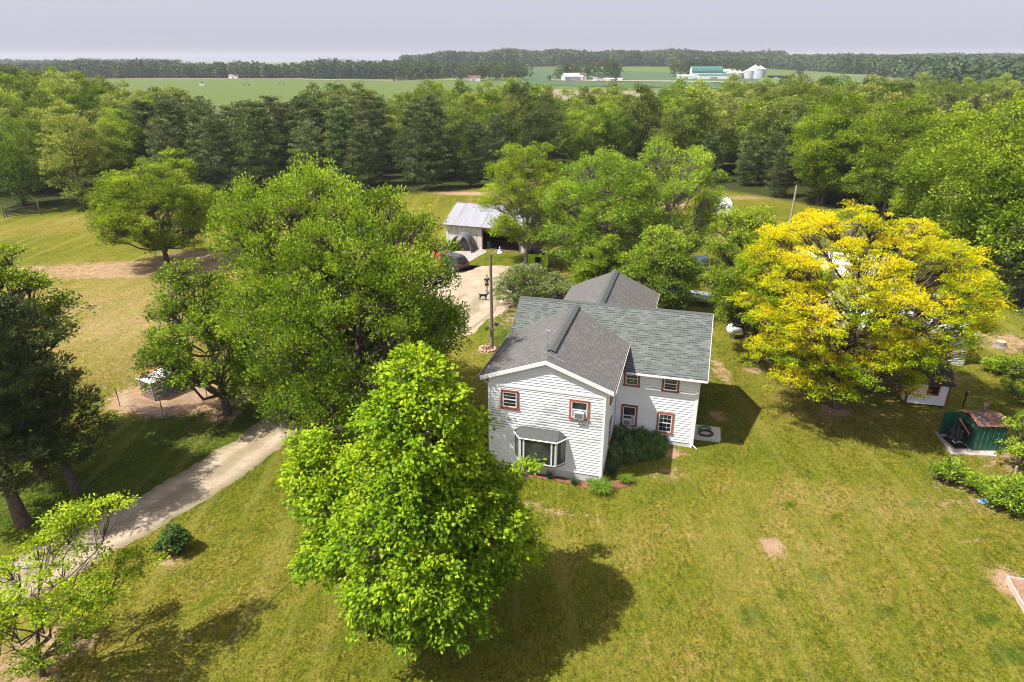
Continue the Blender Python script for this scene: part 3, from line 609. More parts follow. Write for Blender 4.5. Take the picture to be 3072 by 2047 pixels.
# ---------------------------------------------------------------- maples left of the house
lone('maple_tree', 351, (-9.5, 34.4, 0), 14.8, 5.2, M_maple, M_bark, 'large green maple with dark trunk beside the house end of the drive', nl=74, ncl=2300, per=48, leaf=.155, tr=.42, size=.25, crad=.55, jag=.42, flat=1.15, droop=-.3, puff=.8, fork=.2, inner=.2,
     prof=[(1.8, 4.0), (3.6, 5.3), (6, 5.7), (8.5, 5.6), (11, 5.0), (13.2, 3.8), (15, 1.6)], lean=(1.8, 2.2), tbase=.46, sides=8)
lone('maple_tree', 352, (-12.9, 39.8, 0), 15.4, 5.3, M_maple2, M_bark, 'large light green maple with two tall tops left of the dark trunked maple', nl=74, ncl=2200, per=48, leaf=.155, tr=.4, size=.24, crad=.52, jag=.5, flat=1.3, droop=-.4, puff=.8, fork=.2, inner=.2,
     prof=[(1.2, 4.0), (3, 5.1), (6, 5.7), (8.5, 5.6), (11, 5.0), (13.4, 3.6), (15.4, 1.4)], lean=(.6, .6), tbase=.5, sides=8, extra=[(-4.2, 1, 11.6, 1.4, 1.4, 1.7), (-3.0, 0, 13.0, 1.3, 1.3, 1.7), (1.2, 0, 14.6, 1.3, 1.3, 1.5)])
lone('maple_tree', 353, (-19.2, 39.4, 0), 10.6, 3.7, M_maple, M_bark, 'smaller dark green maple between the wire pen and the large maples', nl=32, ncl=950, per=40, leaf=.15, tr=.26, size=.3, crad=.5, jag=.35, flat=.9, fork=.2,
     prof=[(1.8, 2.2), (3.2, 3.8), (5, 3.9), (7.2, 3.0), (9.2, 1.8), (10.4, .6)], lean=(-1.0, 0), tbase=.42, sides=7)
# ---------------------------------------------------------------- catalpa in the foreground
lone('catalpa_tree', 360, (-3.5, 21.1, 0), 12.2, 4.4, M_catalpa, M_barkl, 'bright green large leaved catalpa towering in front of the white house', nl=50, ncl=2900, per=38, leaf=.165, asp=.68, cut=lambda C: (C[:, 2] < 3.0) & (np.hypot(C[:, 0] - .3, (C[:, 1] + 1.5)) > 1.6 + (C[:, 2] - .5) * 1.25) & (C[:, 1] < 1), tr=.34, size=.28, crad=.46, jag=.38, flat=.7, droop=.6, up=.8, fork=.14,
     prof=[(1.5, 1.6), (2.6, 3.1), (4.2, 3.7), (6.2, 3.25), (8.0, 2.4), (9.6, 1.85), (11.0, 1.4), (12.0, .6)], tbase=.5, tout=.22, lean=(0.1, .1), sides=9, inner=.12,
     extra=[(-4.3, 1.6, 6.4, 1.0, 1.0, .9), (-4.7, 2.2, 7.1, .8, .8, .7), (-3.5, 1.2, 5.6, 1.3, 1.3, 1.0), (-5.0, 1.9, 5.9, .7, .7, .6), (-3.9, 0, 3.6, 1.1, 1.1, .8), (3.4, 3.0, 4.9, .5, .5, .45), (4.2, 3.5, 5.4, .4, .4, .35), (2.7, 2.0, 4.4, .9, .9, .7), (3.9, -.4, 3.9, .7, .7, .5)])
# ---------------------------------------------------------------- yellow honey locust and neighbour
lone('locust_tree', 370, (22.3, 40.4, 0), 13.2, 7.5, M_locust, M_bark, 'wide golden yellow honey locust on the lawn right of the house', cut=lambda C: ((C[:, 0] > 2.6) & (C[:, 2] < 3.5 + .5 * np.maximum(0, -C[:, 1]))) | ((abs(C[:, 0]) < 1.3) & (C[:, 2] < 2.6 + .5 * np.maximum(0, -C[:, 1]))), nl=84, ncl=3000, per=62, leaf=.135, asp=.42, tr=.36, size=.19, crad=.52, jag=.25, flat=.42, droop=.25, up=1.1, fork=.2, inner=.3,
     extra=[(-4.6, -3.6, 3.6, 1.6, 1.4, .8), (-2.4, -4.4, 3.4, 1.5, 1.3, .8), (2.2, -4.2, 3.3, 1.6, 1.3, .8), (-6.0, -1.5, 4.2, 1.5, 1.4, .8), (.2, -4.8, 4.6, 1.6, 1.3, .9), (-3.4, -4.4, 5.0, 1.5, 1.2, .9), (3.6, -4.8, 5.0, 1.5, 1.2, .9)],
     prof=[(3.6, 4.6), (5.0, 7.0), (7.6, 7.9), (9.8, 7.2), (11.4, 5.4), (13.0, 3.0)], lean=(-.3, .4), tbase=.47, tout=.42, sides=8, tvar=.13)
lone('maple_tree', 371, (19.3, 47.8, 0), 12.0, 3.9, M_oak, M_bark, 'slim green tree between the house roof and the yellow tree', nl=32, ncl=950, per=38, leaf=.17, tr=.28, size=.34, crad=.55, jag=.3, flat=.8,
     prof=[(2.4, 2.6), (4, 3.6), (6.5, 3.9), (9, 3.2), (11.6, 1.2)], lean=(-2.4, .6), tbase=.5, sides=7)
# ---------------------------------------------------------------- trees behind the house
lone('maple_tree', 381, (1.7, 74.8, 0), 13.8, 5.2, M_oak, M_barkl, 'bright fresh green tree rising at the right end of the metal garage', nl=32, ncl=900, per=60, puff=.9, leaf=.18, tr=.3, size=.36, crad=.75, jag=.15,
     prof=[(2.8, 3.2), (4.6, 4.8), (8, 5.2), (10.5, 4.1), (12.6, 2.4), (13.4, .8)], tbase=.62, lean=(.2, 0))
lone('maple_tree', 382, (9.4, 68.5, 0), 13.6, 6.4, M_maple2, M_barkl, 'broad light green maple behind the house with its trunk showing in the middle', nl=50, ncl=1500, per=52, puff=.9, leaf=.18, tr=.32, size=.3, crad=.75, jag=.3, flat=.7,
     prof=[(2.4, 4.6), (4, 6.2), (7, 6.6), (9.6, 5.4), (11.8, 3.4), (13.4, 1.2)], tbase=.48, lean=(0, 0))
lone('maple_tree', 383, (16.8, 70.5, 0), 13.2, 5.4, M_maple2, M_barkl, 'thin topped green maple with bare stems showing behind the house', nl=44, ncl=1150, per=36, leaf=.19, tr=.28, size=.23, crad=.75, jag=.5, flat=.8, fork=.1,
     prof=[(2.4, 4.0), (5, 5.2), (8, 5.4), (10.5, 4.8), (12.5, 3.6), (13.6, 2.6)], tbase=.5)
lone('maple_tree', 384, (13.6, 58.5, 0), 8.6, 4.0, M_maple, M_bark, 'lower leafy tree directly behind the rear roof of the house', nl=26, ncl=760, per=36, leaf=.18, tr=.22, size=.4, crad=.65, jag=.3,
     prof=[(1, 2.4), (3, 3.4), (5, 3.2), (7.6, 1.2)], tbase=.46)
lone('lilac_bush', 390, (1.9, 61.0, 0), 3.3, 3.7, M_lilac, M_bark, 'rounded lilac bush with faded pink blossom beside the yard', nl=26, ncl=620, per=38, leaf=.15, tr=.12, size=.34, crad=.5, jag=.3, cat='bush',
     prof=[(.4, 3.2), (1.2, 3.9), (2.1, 3.4), (3.0, 1.8)], tbase=.46, fork=.05, tvar=.24)
lone('lilac_bush', 391, (20.9, 55.5, 0), 4.2, 2.8, M_small, M_bark, 'loose dark green bush right of the house roof corner', nl=14, ncl=240, per=34, leaf=.16, tr=.1, size=.4, crad=.5, jag=.3, cat='bush', prof=[(.4, 2), (1.6, 2.8), (3, 2.2), (4, .8)], fork=.05)
for i, (x, y, H, Rr, lab) in enumerate([(23.5, 62.5, 9.0, 3.2, 'leafy tree filling the gap between the house trees and the yellow crown'), (9.0, 62.0, 6.5, 3.2, 'low spreading green tree against the rear roof of the house'), (25.5, 54.5, 7.0, 2.6, 'small green tree just left of the yellow crown')]):
    lone('maple_tree', 392 + i, (x, y, 0), H, Rr, M_oak, M_bark, lab, nl=22, ncl=560, per=38, leaf=.18, tr=.2, size=.34, crad=.55, jag=.3, flat=.8, prof=[(1.0, Rr * .7), (H * .3, Rr), (H * .6, Rr * .85), (H * .95, Rr * .25)], tbase=.5)
# right edge shrubs
for i, (u, v, H, Rr, m, lab) in enumerate([(2365, 935, 4.6, 2.2, M_oak, 'leafy tree cut by the right edge behind the green boiler'), (2375, 1085, 4.2, 2.0, M_oak, 'leafy shrub cut by the right edge in front of the green boiler'), (2325, 1165, 1.5, 1.5, M_oak, 'sprawling green bush at the right end of the old fence line'),
                                          (2180, 1105, 1.3, .8, M_oak, 'small bush grown round the leaning grey fence post'), (2250, 1135, .8, .9, M_oak, 'low weedy bush between the fence post and the sprawling bush'), (2400, 830, 5.0, 2.6, M_small, 'dark leafy tree at the right edge above the bare soil'), (2300, 860, 1.1, 1.3, M_oak, 'low scrub beside the tree stump on the right')]):
    p_ = D(u, v); lone('shrub', 400 + i, (p_.x, p_.y, 0), H * .8, Rr * .82, M_maple if m in (M_oak, M_lime) else m, M_bark, lab, cat='shrub', nl=14, ncl=int(60 * Rr * Rr * .5 + 90), per=34, leaf=.15, tr=.06, size=.36, crad=.34, jag=.6, prof=[(.15 * H, Rr * .7), (.4 * H, Rr), (.75 * H, Rr * .7), (.95 * H, Rr * .2)], fork=.05, tbase=.5)
# ---------------------------------------------------------------- near pines and left edge
for i, (x, y, H, Rb, ln, lab) in enumerate([(-25.1, 27.8, 13.0, 4.0, (-.8, .2), 'thick trunked dark pine nearest the lower left corner'), (-24.1, 30.6, 11.0, 4.0, (-1.4, .6), 'dark pine whose branches reach towards the wire pen'), (-26.6, 31.8, 11.5, 3.8, (-1.4, .5), 'slim dark pine between the two thick trunked pines')]):
    place_tree('pine_tree', pine(np.random.default_rng(500 + i), H, Rb, 17, .58, 46, .26, trunk_r=.29 if i == 0 else .21, z0=.17, pw=.55, asp=.24, lean=ln, thin=.06, sides=8), M_fgpine, M_barkp, (x, y, 0), 0, lab, 'pine tree')
lone('young_tree', 510, (-29.0, 35.5, 0), 13.2, 3.3, M_oak, M_bark, 'light green treetop showing above the dark pines at the left edge', nl=18, ncl=420, per=34, leaf=.2, tr=.2, size=.3, crad=.6, jag=.4, prof=[(5, 2.2), (8, 3.3), (10.5, 2.6), (13, .8)])
lone('young_tree', 511, (-18.2, 18.7, 0), 7.2, 3.3, M_limeb, M_bark, 'young open crowned tree in the lower left corner', nl=22, ncl=330, per=44, leaf=.12, asp=.6, tr=.09, tw=.4, size=.2, crad=.42, jag=.3, flat=.35, up=1.1, fork=.2,
     prof=[(1.6, 1.6), (2.8, 2.6), (4.2, 2.9), (5.6, 2.0), (7, .8)], lean=(1.9, .3), tbase=.6, extra=[(4.0, 1.6, 4.2, .8, .8, .3), (3.4, 1.2, 3.8, .8, .7, .3), (3.0, 1.9, 6.3, .7, .7, .3), (2.2, 1.4, 6.6, .6, .6, .3)])
# bare twigs of a dead sapling, left edge
lines = []; rr = np.random.default_rng(8)
def twig(a, d, L, rad, dep):
    b = a + d * L; lines.append((curve(a, b, 4, wob=.05 * L, r=rr), np.linspace(rad, rad * .5, 4)))
    if dep:
        for _ in range(3): twig(a + d * L * rr.uniform(.4, 1), unit(d + rr.normal(0, .45, 3) + np.array([0, 0, .25])), L * rr.uniform(.5, .8), rad * .55, dep - 1)
twig(np.array([0, 0, 0.]), unit(np.array([.1, .1, 1.])), 2.4, .045, 4)
o = link_mesh('dead_sapling', tubes_mesh('dead_sapling', lines, 5), M_dead); p_ = D(-15, 1440); o.location = (p_.x, p_.y, 0); tag(o, 'leafless pale sapling at the left edge beside the drive', 'tree')
# rounded hydrangea like shrub on the lawn
p_ = D(405, 1268); lone('round_shrub', 520, (p_.x, p_.y, 0), 1.35, .8, M_shrub, M_bark, 'rounded dark green shrub alone on the lawn beside the drive', cat='shrub', nl=12, ncl=150, per=34, leaf=.1, tr=.04, size=.5, crad=.17, jag=.1, prof=[(.12, .75), (.5, .84), (.9, .66), (1.2, .3)], fork=.05, tbase=.42)
# shade casting tree just outside the lower left corner
# trees round the far farms
M_fart = leafmat('farm_tree_leaf', (.035, .07, .016), (.07, .12, .025), (.13, .19, .04), .2, objvar=.5)
def far_proto(seed, H, Rr, ball=False):
    rr = np.random.default_rng(seed); L = env_lobes(rr, [(H * .1, Rr * .6), (H * .45, Rr), (H * .8, Rr * .7), (H * .97, Rr * .2)], 12, Rr * .5)
    return make_proto('farm_tree', crown(rr, L, H, 70, Rr * .28, 18, 1.0, .3, asp=.8, twigs=False, sides=5), M_fart, M_bark)
P_far = Pool([far_proto(600 + i, 15, 6 + i * .7) for i in range(4)])
def fartree(u, vbase, Y, s, lab, grp=None):
    x, y = AZY(u, Y); P_far.put(int(r.integers(4)), (x, y, tz(x, y)), r.uniform(0, 6.28), s, lab, 'tree', grp)
for u, Y, s in [(1085, 752, .8), (1098, 760, 1.1), (1112, 770, 1.2), (1125, 790, 1.3), (1140, 752, .95), (1146, 790, 1.25), (1160, 770, .9), (1172, 760, 1.0), (1190, 775, .95), (1203, 770, .95), (1060, 740, .8), (1076, 800, 1.1)]:
    fartree(u, 0, Y, s, 'tree in the clump sheltering the far farmhouse left of centre', 'trees round the far farmhouse left of centre')
for u, Y, s in [(1283, 770, .8), (1296, 790, 1.05), (1308, 795, 1.15), (1322, 790, 1.0), (1335, 800, 1.1), (1350, 790, 1.0), (1364, 800, 1.2), (1388, 770, 1.2), (1402, 760, 1.25), (1416, 765, 1.15), (1415, 720, .7), (1377, 735, .5), (1262, 740, .4)]:
    fartree(u, 0, Y, s, 'tree round the white farm sheds in the middle distance', 'trees round the white farm sheds')
for u, Y, s in [(1550, 860, 1.3), (1562, 850, 1.25), (1578, 870, 1.2), (1595, 880, 1.2), (1620, 900, 1.4), (1640, 890, 1.3), (1660, 900, 1.4), (1690, 900, 1.3), (1705, 890, 1.2), (1735, 880, 1.0)]:
    fartree(u, 0, Y, s, 'tree behind the far green roofed barn and grain bins', 'trees behind the green roofed barn')
fartree(1837, 0, 820, .85, 'lone round tree in the far field right of the grain bins')
P_far.clean()
# ================================================================ farmhouse
M_white = plain('white_paint', (.86, .86, .88), (.8, .8, .82), .6, 4)
M_casing = plain('red_brown_casing', (.30, .075, .045), (.24, .05, .035), .6, 6)
M_casing2 = plain('faded_casing', (.42, .14, .08), (.34, .10, .06), .6, 6)
M_sash = plain('sash_white', (.72, .74, .75), (.66, .68, .7), .5, 6)
M_found = plain('painted_foundation', (.66, .66, .68), (.56, .55, .56), .8, 2)
M_dark = plain('dark_interior', (.012, .012, .013), (.006, .006, .006), .9, 3)
M_debris = plain('leaf_debris', (.20, .10, .055), (.07, .04, .03), .95, 14)
M_metal = plain('galvanised_metal', (.5, .5, .5), (.38, .38, .38), .45, 3, metal=.6)
M_black = plain('black_plastic', (.02, .02, .022), (.012, .012, .013), .5, 4)
def siding_mat(name, peel):
    m, nt, p = newmat(name); v = coord(nt)
    n = noise(nt, v, 2.0, 6, .7, stretch=(.55, .55, 9)); n2 = noise(nt, v, .55, 4, .6, stretch=(1, 1, 1.6)); n3 = noise(nt, v, 30, 3, .7, stretch=(.4, .4, 1))
    base = ramp(nt, noise(nt, v, 1.1, 5, .6), [(.3, (.78, .79, .82)), (.7, (.87, .875, .89))])
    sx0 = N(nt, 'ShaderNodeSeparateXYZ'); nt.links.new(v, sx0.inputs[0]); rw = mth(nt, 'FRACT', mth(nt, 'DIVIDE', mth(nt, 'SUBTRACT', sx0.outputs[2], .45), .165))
    grime_shade = mth(nt, 'MULTIPLY', ramp(nt, rw, [(.0, 1.), (.12, .8), (.2, 0.)]), ramp(nt, n, [(.3, .35), (.7, .85)]))  # lap shadow painted along each board's lower edge, broken up like grime
    base = mixc(nt, mth(nt, 'MULTIPLY', grime_shade, .6), base, (.26, .25, .26))
    if peel:
        sx = N(nt, 'ShaderNodeSeparateXYZ'); nt.links.new(v, sx.inputs[0])
        band = ramp(nt, mth(nt, 'DIVIDE', sx.outputs[2], 6.0), [(.0, .0), (.38, .25), (.52, 1.0), (.72, .75), (.82, .15), (.95, 0.)])
        row = mth(nt, 'FRACT', mth(nt, 'DIVIDE', mth(nt, 'SUBTRACT', sx.outputs[2], .45), .165))
        low = ramp(nt, row, [(.0, 1.), (.28, .75), (.5, 0.)])
        a = mth(nt, 'ADD', mth(nt, 'MULTIPLY', n2, .55), mth(nt, 'MULTIPLY', n, .5)); a = mth(nt, 'ADD', a, mth(nt, 'MULTIPLY', band, peel)); a = mth(nt, 'ADD', a, mth(nt, 'MULTIPLY', mth(nt, 'SUBTRACT', n3, .5), .3))
        f = mth(nt, 'MULTIPLY', ramp(nt, a, [(.64, 0.), (.70, 1.)]), low)
        base = mixc(nt, mth(nt, 'MULTIPLY', f, .92), base, (.13, .125, .125))
    nt.links.new(base, p.inputs['Base Color']); p.inputs['Roughness'].default_value = .6; p.inputs['Specular IOR Level'].default_value = .25
    return m
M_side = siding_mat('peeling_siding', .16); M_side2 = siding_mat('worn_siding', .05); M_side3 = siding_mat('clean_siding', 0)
def shingle_mat(name, cols, dark, rowh, bw, dash):
    m, nt, p = newmat(name); uv = coord(nt, 'UV'); v = coord(nt)
    b = N(nt, 'ShaderNodeTexBrick'); b.offset = .5; b.inputs['Scale'].default_value = 1; b.inputs['Brick Width'].default_value = bw; b.inputs['Row Height'].default_value = rowh; b.inputs['Mortar Size'].default_value = .007; b.inputs['Mortar Smooth'].default_value = .3
    b.inputs['Color1'].default_value = c4(cols[0]); b.inputs['Color2'].default_value = c4(cols[1]); b.inputs['Mortar'].default_value = c4(dark); nt.links.new(uv, b.inputs['Vector'])
    b2 = N(nt, 'ShaderNodeTexBrick'); b2.offset = .37; b2.offset_frequency = 3; b2.inputs['Scale'].default_value = 1; b2.inputs['Brick Width'].default_value = bw * .8; b2.inputs['Row Height'].default_value = rowh; b2.inputs['Mortar Size'].default_value = 0
    b2.inputs['Color1'].default_value = (0, 0, 0, 1); b2.inputs['Color2'].default_value = (1, 1, 1, 1); nt.links.new(uv, b2.inputs['Vector'])
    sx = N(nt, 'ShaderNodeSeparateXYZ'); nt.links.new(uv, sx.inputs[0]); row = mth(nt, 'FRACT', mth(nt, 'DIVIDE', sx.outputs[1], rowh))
    edge = ramp(nt, row, [(.0, 1.), (.3, 1.), (.36, 0.)]); sel = ramp(nt, b2.outputs['Color'], [(.50, 0.), (.54, 1.)])  # dark dashes paint the shadow under the thick shingle tabs
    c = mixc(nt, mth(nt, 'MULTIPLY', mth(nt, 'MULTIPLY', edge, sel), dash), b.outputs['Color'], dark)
    n = noise(nt, v, .9, 5, .65); c = mixc(nt, ramp(nt, n, [(.3, .0), (.75, .35)]), c, tuple(x * .62 for x in cols[0]))
    n2 = noise(nt, v, 40, 3, .8); c = mixc(nt, .25, c, ramp(nt, n2, [(.3, .03), (.7, .4)]), 'OVERLAY')
    nt.links.new(c, p.inputs['Base Color']); p.inputs['Roughness'].default_value = .92; p.inputs['Specular IOR Level'].default_value = .15
    bump(nt, p, b.outputs['Fac'], -.4, .02); return m
M_sh1 = shingle_mat('green_grey_shingle', ((.135, .15, .14), (.20, .218, .20)), (.04, .048, .045), .17, .42, .85)
M_sh2 = shingle_mat('brown_grey_shingle', ((.155, .148, .138), (.21, .20, .188)), (.06, .055, .053), .16, .24, .4)
M_cap = plain('ridge_cap', (.105, .112, .104), (.075, .08, .076), .9, 5)
gl, nt, p = newmat('window_glass'); n = noise(nt, coord(nt), 1.3, 3, .6)
nt.links.new(ramp(nt, n, [(.35, (.012, .016, .016)), (.6, (.05, .062, .06)), (.75, (.11, .12, .12))]), p.inputs['Base Color']); p.inputs['Roughness'].default_value = .06; p.inputs['Specular IOR Level'].default_value = .6
M_glass = gl; M_glass2 = plain('curtained_glass', (.2, .22, .24), (.1, .11, .13), .12, 2.5, spec=.6)
HX, HY, HYAW = 4.98, 31.42, -.272
W1, H1, HR1, D1, OE, OG = 6.5, 6.0, 7.2, 5.2, .45, .2
W2, H2, HR2, DR, OR, XL = 4.8, 5.05, 7.4, 3.7, .48, -7.08
house = thing('farmhouse', (HX, HY, 0), HYAW, 'white clapboard farmhouse with red window frames and grey green shingle roofs', 'house')
def siding(name, a, b, z0, ztop, mat_, parent, e=.165, zlim=None):
    """lapped boards between plan points a and b; ztop(t) gives the wall top at fraction t (piecewise linear, sampled by extents)"""
    a = Vector((a[0], a[1], 0)); b = Vector((b[0], b[1], 0)); d = b - a; L = d.length; d.normalize(); n = Vector((d.y, -d.x, 0)); mb = MB()
    ts = np.linspace(0, 1, 241); tops = np.array([ztop(t) for t in ts]); z = z0
    def ext(zz):
        k = ts[tops >= zz - 1e-6]; return (k[0] * L, k[-1] * L) if len(k) else None
    zmax = tops.max()
    while z < zmax - .01:
        z1 = min(z + e, zmax); e0 = ext(z); e1 = ext(z1 - .002) or e0
        if not e0: break
        p = [a + d * e0[0] + n * .036, a + d * e0[1] + n * .036, a + d * e1[1] + n * .004, a + d * e1[0] + n * .004]
        for q, zz in zip(p, (z, z, z1, z1)): q.z = zz
        mb.face(p); u = [a + d * e0[0], a + d * e0[1], p[1].copy(), p[0].copy()]
        for q in u[:2]: q.z = z
        mb.face(u); z = z1
    return mb.build(name, mat_, parent)
# walls: solid cores with lapped boards in front
core = MB()
def prism(mb, poly, x0, x1, axis):
    """poly: (horizontal, z) outline; extruded along the other axis"""
    P = [[(h, x, z) if axis == 'y' else (x, h, z) for h, z in poly] for x in (x0, x1)]
    n = len(poly); mb.face(P[0]); mb.face(P[1][::-1])
    for i in range(n): j = (i + 1) % n; mb.face([P[0][j], P[0][i], P[1][i], P[1][j]])
wr = .12   # wall tops tuck under the roof slab
prism(core, [(-W1, 0), (0, 0), (0, H1 - wr), (-W1 / 2, HR1 - wr), (-W1, H1 - wr)], 0.0, D1 + .6, 'y')
yb2 = D1 + 2 * DR
prism(core, [(D1, 0), (yb2, 0), (yb2, H2 - wr), (D1 + DR, HR2 - wr), (D1, H2 - wr)], XL + OR, W2, 'x')
XB, WB, HEB, HRB, YB1 = -2.62, 3.45, 3.45, 5.0, 24.4
prism(core, [(XB - WB, 0), (XB + WB, 0), (XB + WB, HEB - .1), (XB, HRB - .1), (XB - WB, HEB - .1)], yb2 + .002, YB1 - .3, 'y')
core.build('wall', M_found, house)
def gable(t): x = t * W1; return H1 - wr + (HR1 - H1) * (1 - abs(x - W1 / 2) / (W1 / 2))
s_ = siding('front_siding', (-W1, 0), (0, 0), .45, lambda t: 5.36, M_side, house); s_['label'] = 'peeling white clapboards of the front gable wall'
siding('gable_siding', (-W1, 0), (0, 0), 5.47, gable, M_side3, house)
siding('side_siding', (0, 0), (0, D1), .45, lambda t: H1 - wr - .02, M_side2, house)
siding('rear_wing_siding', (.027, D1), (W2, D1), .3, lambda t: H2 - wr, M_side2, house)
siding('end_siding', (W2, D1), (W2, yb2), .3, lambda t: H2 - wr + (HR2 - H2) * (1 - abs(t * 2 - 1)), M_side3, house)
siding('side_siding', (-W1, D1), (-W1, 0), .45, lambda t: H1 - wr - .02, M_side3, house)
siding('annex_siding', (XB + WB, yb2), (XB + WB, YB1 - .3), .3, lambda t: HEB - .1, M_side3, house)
for bx_ in ((-W1 - .03, .03, -.055, -.006, 5.36, 5.47), (-W1 - .045, -W1 + .07, -.06, .0, .02, 5.36), (-.07, .05, -.062, -.0, .02, H1 - .16), (.004, .06, .0, .1, .02, H1 - .16), (W2 - .08, W2 + .045, D1 - .06, D1, .02, H2 - .15)):
    tb = MB(); tb.box(*bx_); tb.build('corner_board' if bx_[5] - bx_[4] > 1 else 'band_board', M_white, house)
# roofs
sB = (HR1 - H1) / (W1 / 2); ezf = H1 - sB * OE; s2 = (HR2 - H2) / DR; ez2 = H2 - s2 * OE
yi = D1 + (ezf - H2) / s2; yr = D1 + (HR1 - H2) / s2
def uvs(o, ux, uy, pts): o = Vector(o); return [((Vector(q) - o).dot(Vector(ux).normalized()), (Vector(q) - o).dot(Vector(uy).normalized())) for q in pts]
def roof(name, pts, eave_dir, up_dir, m, t=.12, parent=house):
    mb = MB(); mb.slab(pts, t, 0, uvs(pts[0], eave_dir, up_dir, pts)); return mb.build(name, m, parent)
rt = .1
fr = roof('front_roof', [(OE, -OG, ezf + rt), (OE, yi + .1, ezf + rt), (-W1 / 2, yr + .1, HR1 + rt), (-W1 / 2, -OG, HR1 + rt)], (0, 1, 0), (-1, 0, sB), M_sh2); fr['label'] = 'brown grey shingles over the front wing'
roof('front_roof', [(-W1 - OE, yi + .1, ezf + rt), (-W1 - OE, -OG, ezf + rt), (-W1 / 2, -OG, HR1 + rt), (-W1 / 2, yr + .1, HR1 + rt)], (0, -1, 0), (1, 0, sB), M_sh2)
mr = roof('main_roof', [(XL, D1 - OE, ez2 + rt), (W2 + OR, D1 - OE, ez2 + rt), (W2 + OR, D1 + DR, HR2 + rt), (XL, D1 + DR, HR2 + rt)], (1, 0, 0), (0, 1, s2), M_sh1); mr['label'] = 'green grey shingles over the cross wing'
roof('main_roof', [(W2 + OR, yb2 + OE, ez2 + rt), (XL, yb2 + OE, ez2 + rt), (XL, D1 + DR + .004, HR2 + rt), (W2 + OR, D1 + DR + .004, HR2 + rt)], (-1, 0, 0), (0, -1, s2), M_sh1)
sb = (HRB - HEB) / WB; ezb = HEB - sb * .35; ybs = yb2 - 1.2
roof('annex_roof', [(XB + WB + .35, ybs, ezb + rt), (XB + WB + .35, YB1, ezb + rt), (XB, YB1, HRB + rt), (XB, ybs, HRB + rt)], (0, 1, 0), (-1, 0, sb), M_sh2)
roof('annex_roof', [(XB - WB - .35, YB1, ezb + rt), (XB - WB - .35, ybs, ezb + rt), (XB, ybs, HRB + rt), (XB, YB1, HRB + rt)], (0, -1, 0), (1, 0, sb), M_sh2)
def cap(name, a, b, s, w_=.3, t=.05):
    a = Vector(a); b = Vector(b); d = (b - a).normalized(); sd_ = Vector((d.y, -d.x, 0)); mb = MB()
    for q in (1, -1):
        dn = sd_ * q * w_ - Vector((0, 0, s * w_ - .0)); mb.slab([a + Vector((0, 0, t)), b + Vector((0, 0, t)), b + dn + Vector((0, 0, t)), a + dn + Vector((0, 0, t))], .04)
    return mb.build(name, M_cap, house)
cap('ridge_vent', (-W1 / 2, 1.0, HR1 + rt + .07), (-W1 / 2, yr - .1, HR1 + rt + .07), sB, .26, .06)
cap('ridge_cap', (XL, D1 + DR, HR2 + rt), (W2 + OR, D1 + DR, HR2 + rt), s2, .16, .03)
cap('ridge_vent', (XB, yb2 + .1, HRB + rt + .07), (XB, YB1 - .02, HRB + rt + .07), sb, .3, .05)
# rake boards, fascia, gutters
fz = MB()
for sx in (-1, 1):
    xe = -W1 / 2 + sx * (W1 / 2 + OE); a = Vector((xe, -OG - .012, ezf + rt - .02)); b = Vector((-W1 / 2, -OG - .012, HR1 + rt - .02)); pts = [a, b, b - Vector((0, 0, .24)), a - Vector((0, 0, .24))]
    if sx > 0: pts = pts[::-1]
    fz.slab([q + Vector((0, 0, 0)) for q in pts], -.03) if False else None
    for y0, y1 in ((-OG - .035, -OG - .004),):
        P0 = [Vector((q.x, y0, q.z)) for q in pts]; P1 = [Vector((q.x, y1, q.z)) for q in pts]
        fz.face(P0); fz.face(P1[::-1])
        for i in range(4): j = (i + 1) % 4; fz.face([P0[j], P0[i], P1[i], P1[j]])
fz.build('fascia', M_white, house); fz = MB()
fz.box(W2 + OR + .003, W2 + OR + .02, D1 - OE, D1 - OE + .02, ez2 - .1, ez2 + .1)
for (y0, z0, y1, z1) in ((D1 - OE, ez2 + rt - .02, D1 + DR, HR2 + rt - .02),):
    P0 = [Vector((W2 + OR + .004, y0, z0)), Vector((W2 + OR + .004, y1, z1)), Vector((W2 + OR + .004, y1, z1 - .2)), Vector((W2 + OR + .004, y0, z0 - .2))]; P1 = [q + Vector((.03, 0, 0)) for q in P0]
    fz.face(P0); fz.face(P1[::-1])
    for i in range(4): j = (i + 1) % 4; fz.face([P0[j], P0[i], P1[i], P1[j]])
fz.box(-W1 - OE + .03, OE - .03, -OG + .01, -.03, ezf - .09, ezf - .07) if False else None
fz.build('fascia', M_white, house)
def gutter(name, x0, x1, y0, y1, z):
    mb = MB(); along_y = (y1 - y0) > (x1 - x0); t = .015
    if along_y:
        mb.box(x0, x0 + t, y0, y1, z - .1, z); mb.box(x1 - t, x1, y0, y1, z - .1, z); mb.box(x0 + t, x1 - t, y0, y1, z - .1, z - .085)
    else:
        mb.box(x0, x1, y0, y0 + t, z - .1, z); mb.box(x0, x1, y1 - t, y1, z - .1, z); mb.box(x0, x1, y0 + t, y1 - t, z - .1, z - .085)
    g = mb.build(name, M_white, house); db = MB()
    rr = random.Random(4)
    L = (y1 - y0) if along_y else (x1 - x0); n = int(L / .09)
    for i in range(n):
        f = (i + rr.random() * .8) / n; hz = rr.uniform(.01, .05)
        if along_y: db.box(x0 + t, x1 - t, y0 + f * L, y0 + f * L + .12, z - .084, z - .06 + hz)
        else: db.box(x0 + f * L, x0 + f * L + .12, y0 + t, y1 - t, z - .084, z - .055)
    db.build('leaf_litter', M_debris, g); return g
gutter('gutter', OE + .005, OE + .125, -OG, yi - .15, ezf + rt - .03)
gutter('gutter', OE + .15, W2 + OR, D1 - OE - .125, D1 - OE - .005, ez2 + rt - .03)
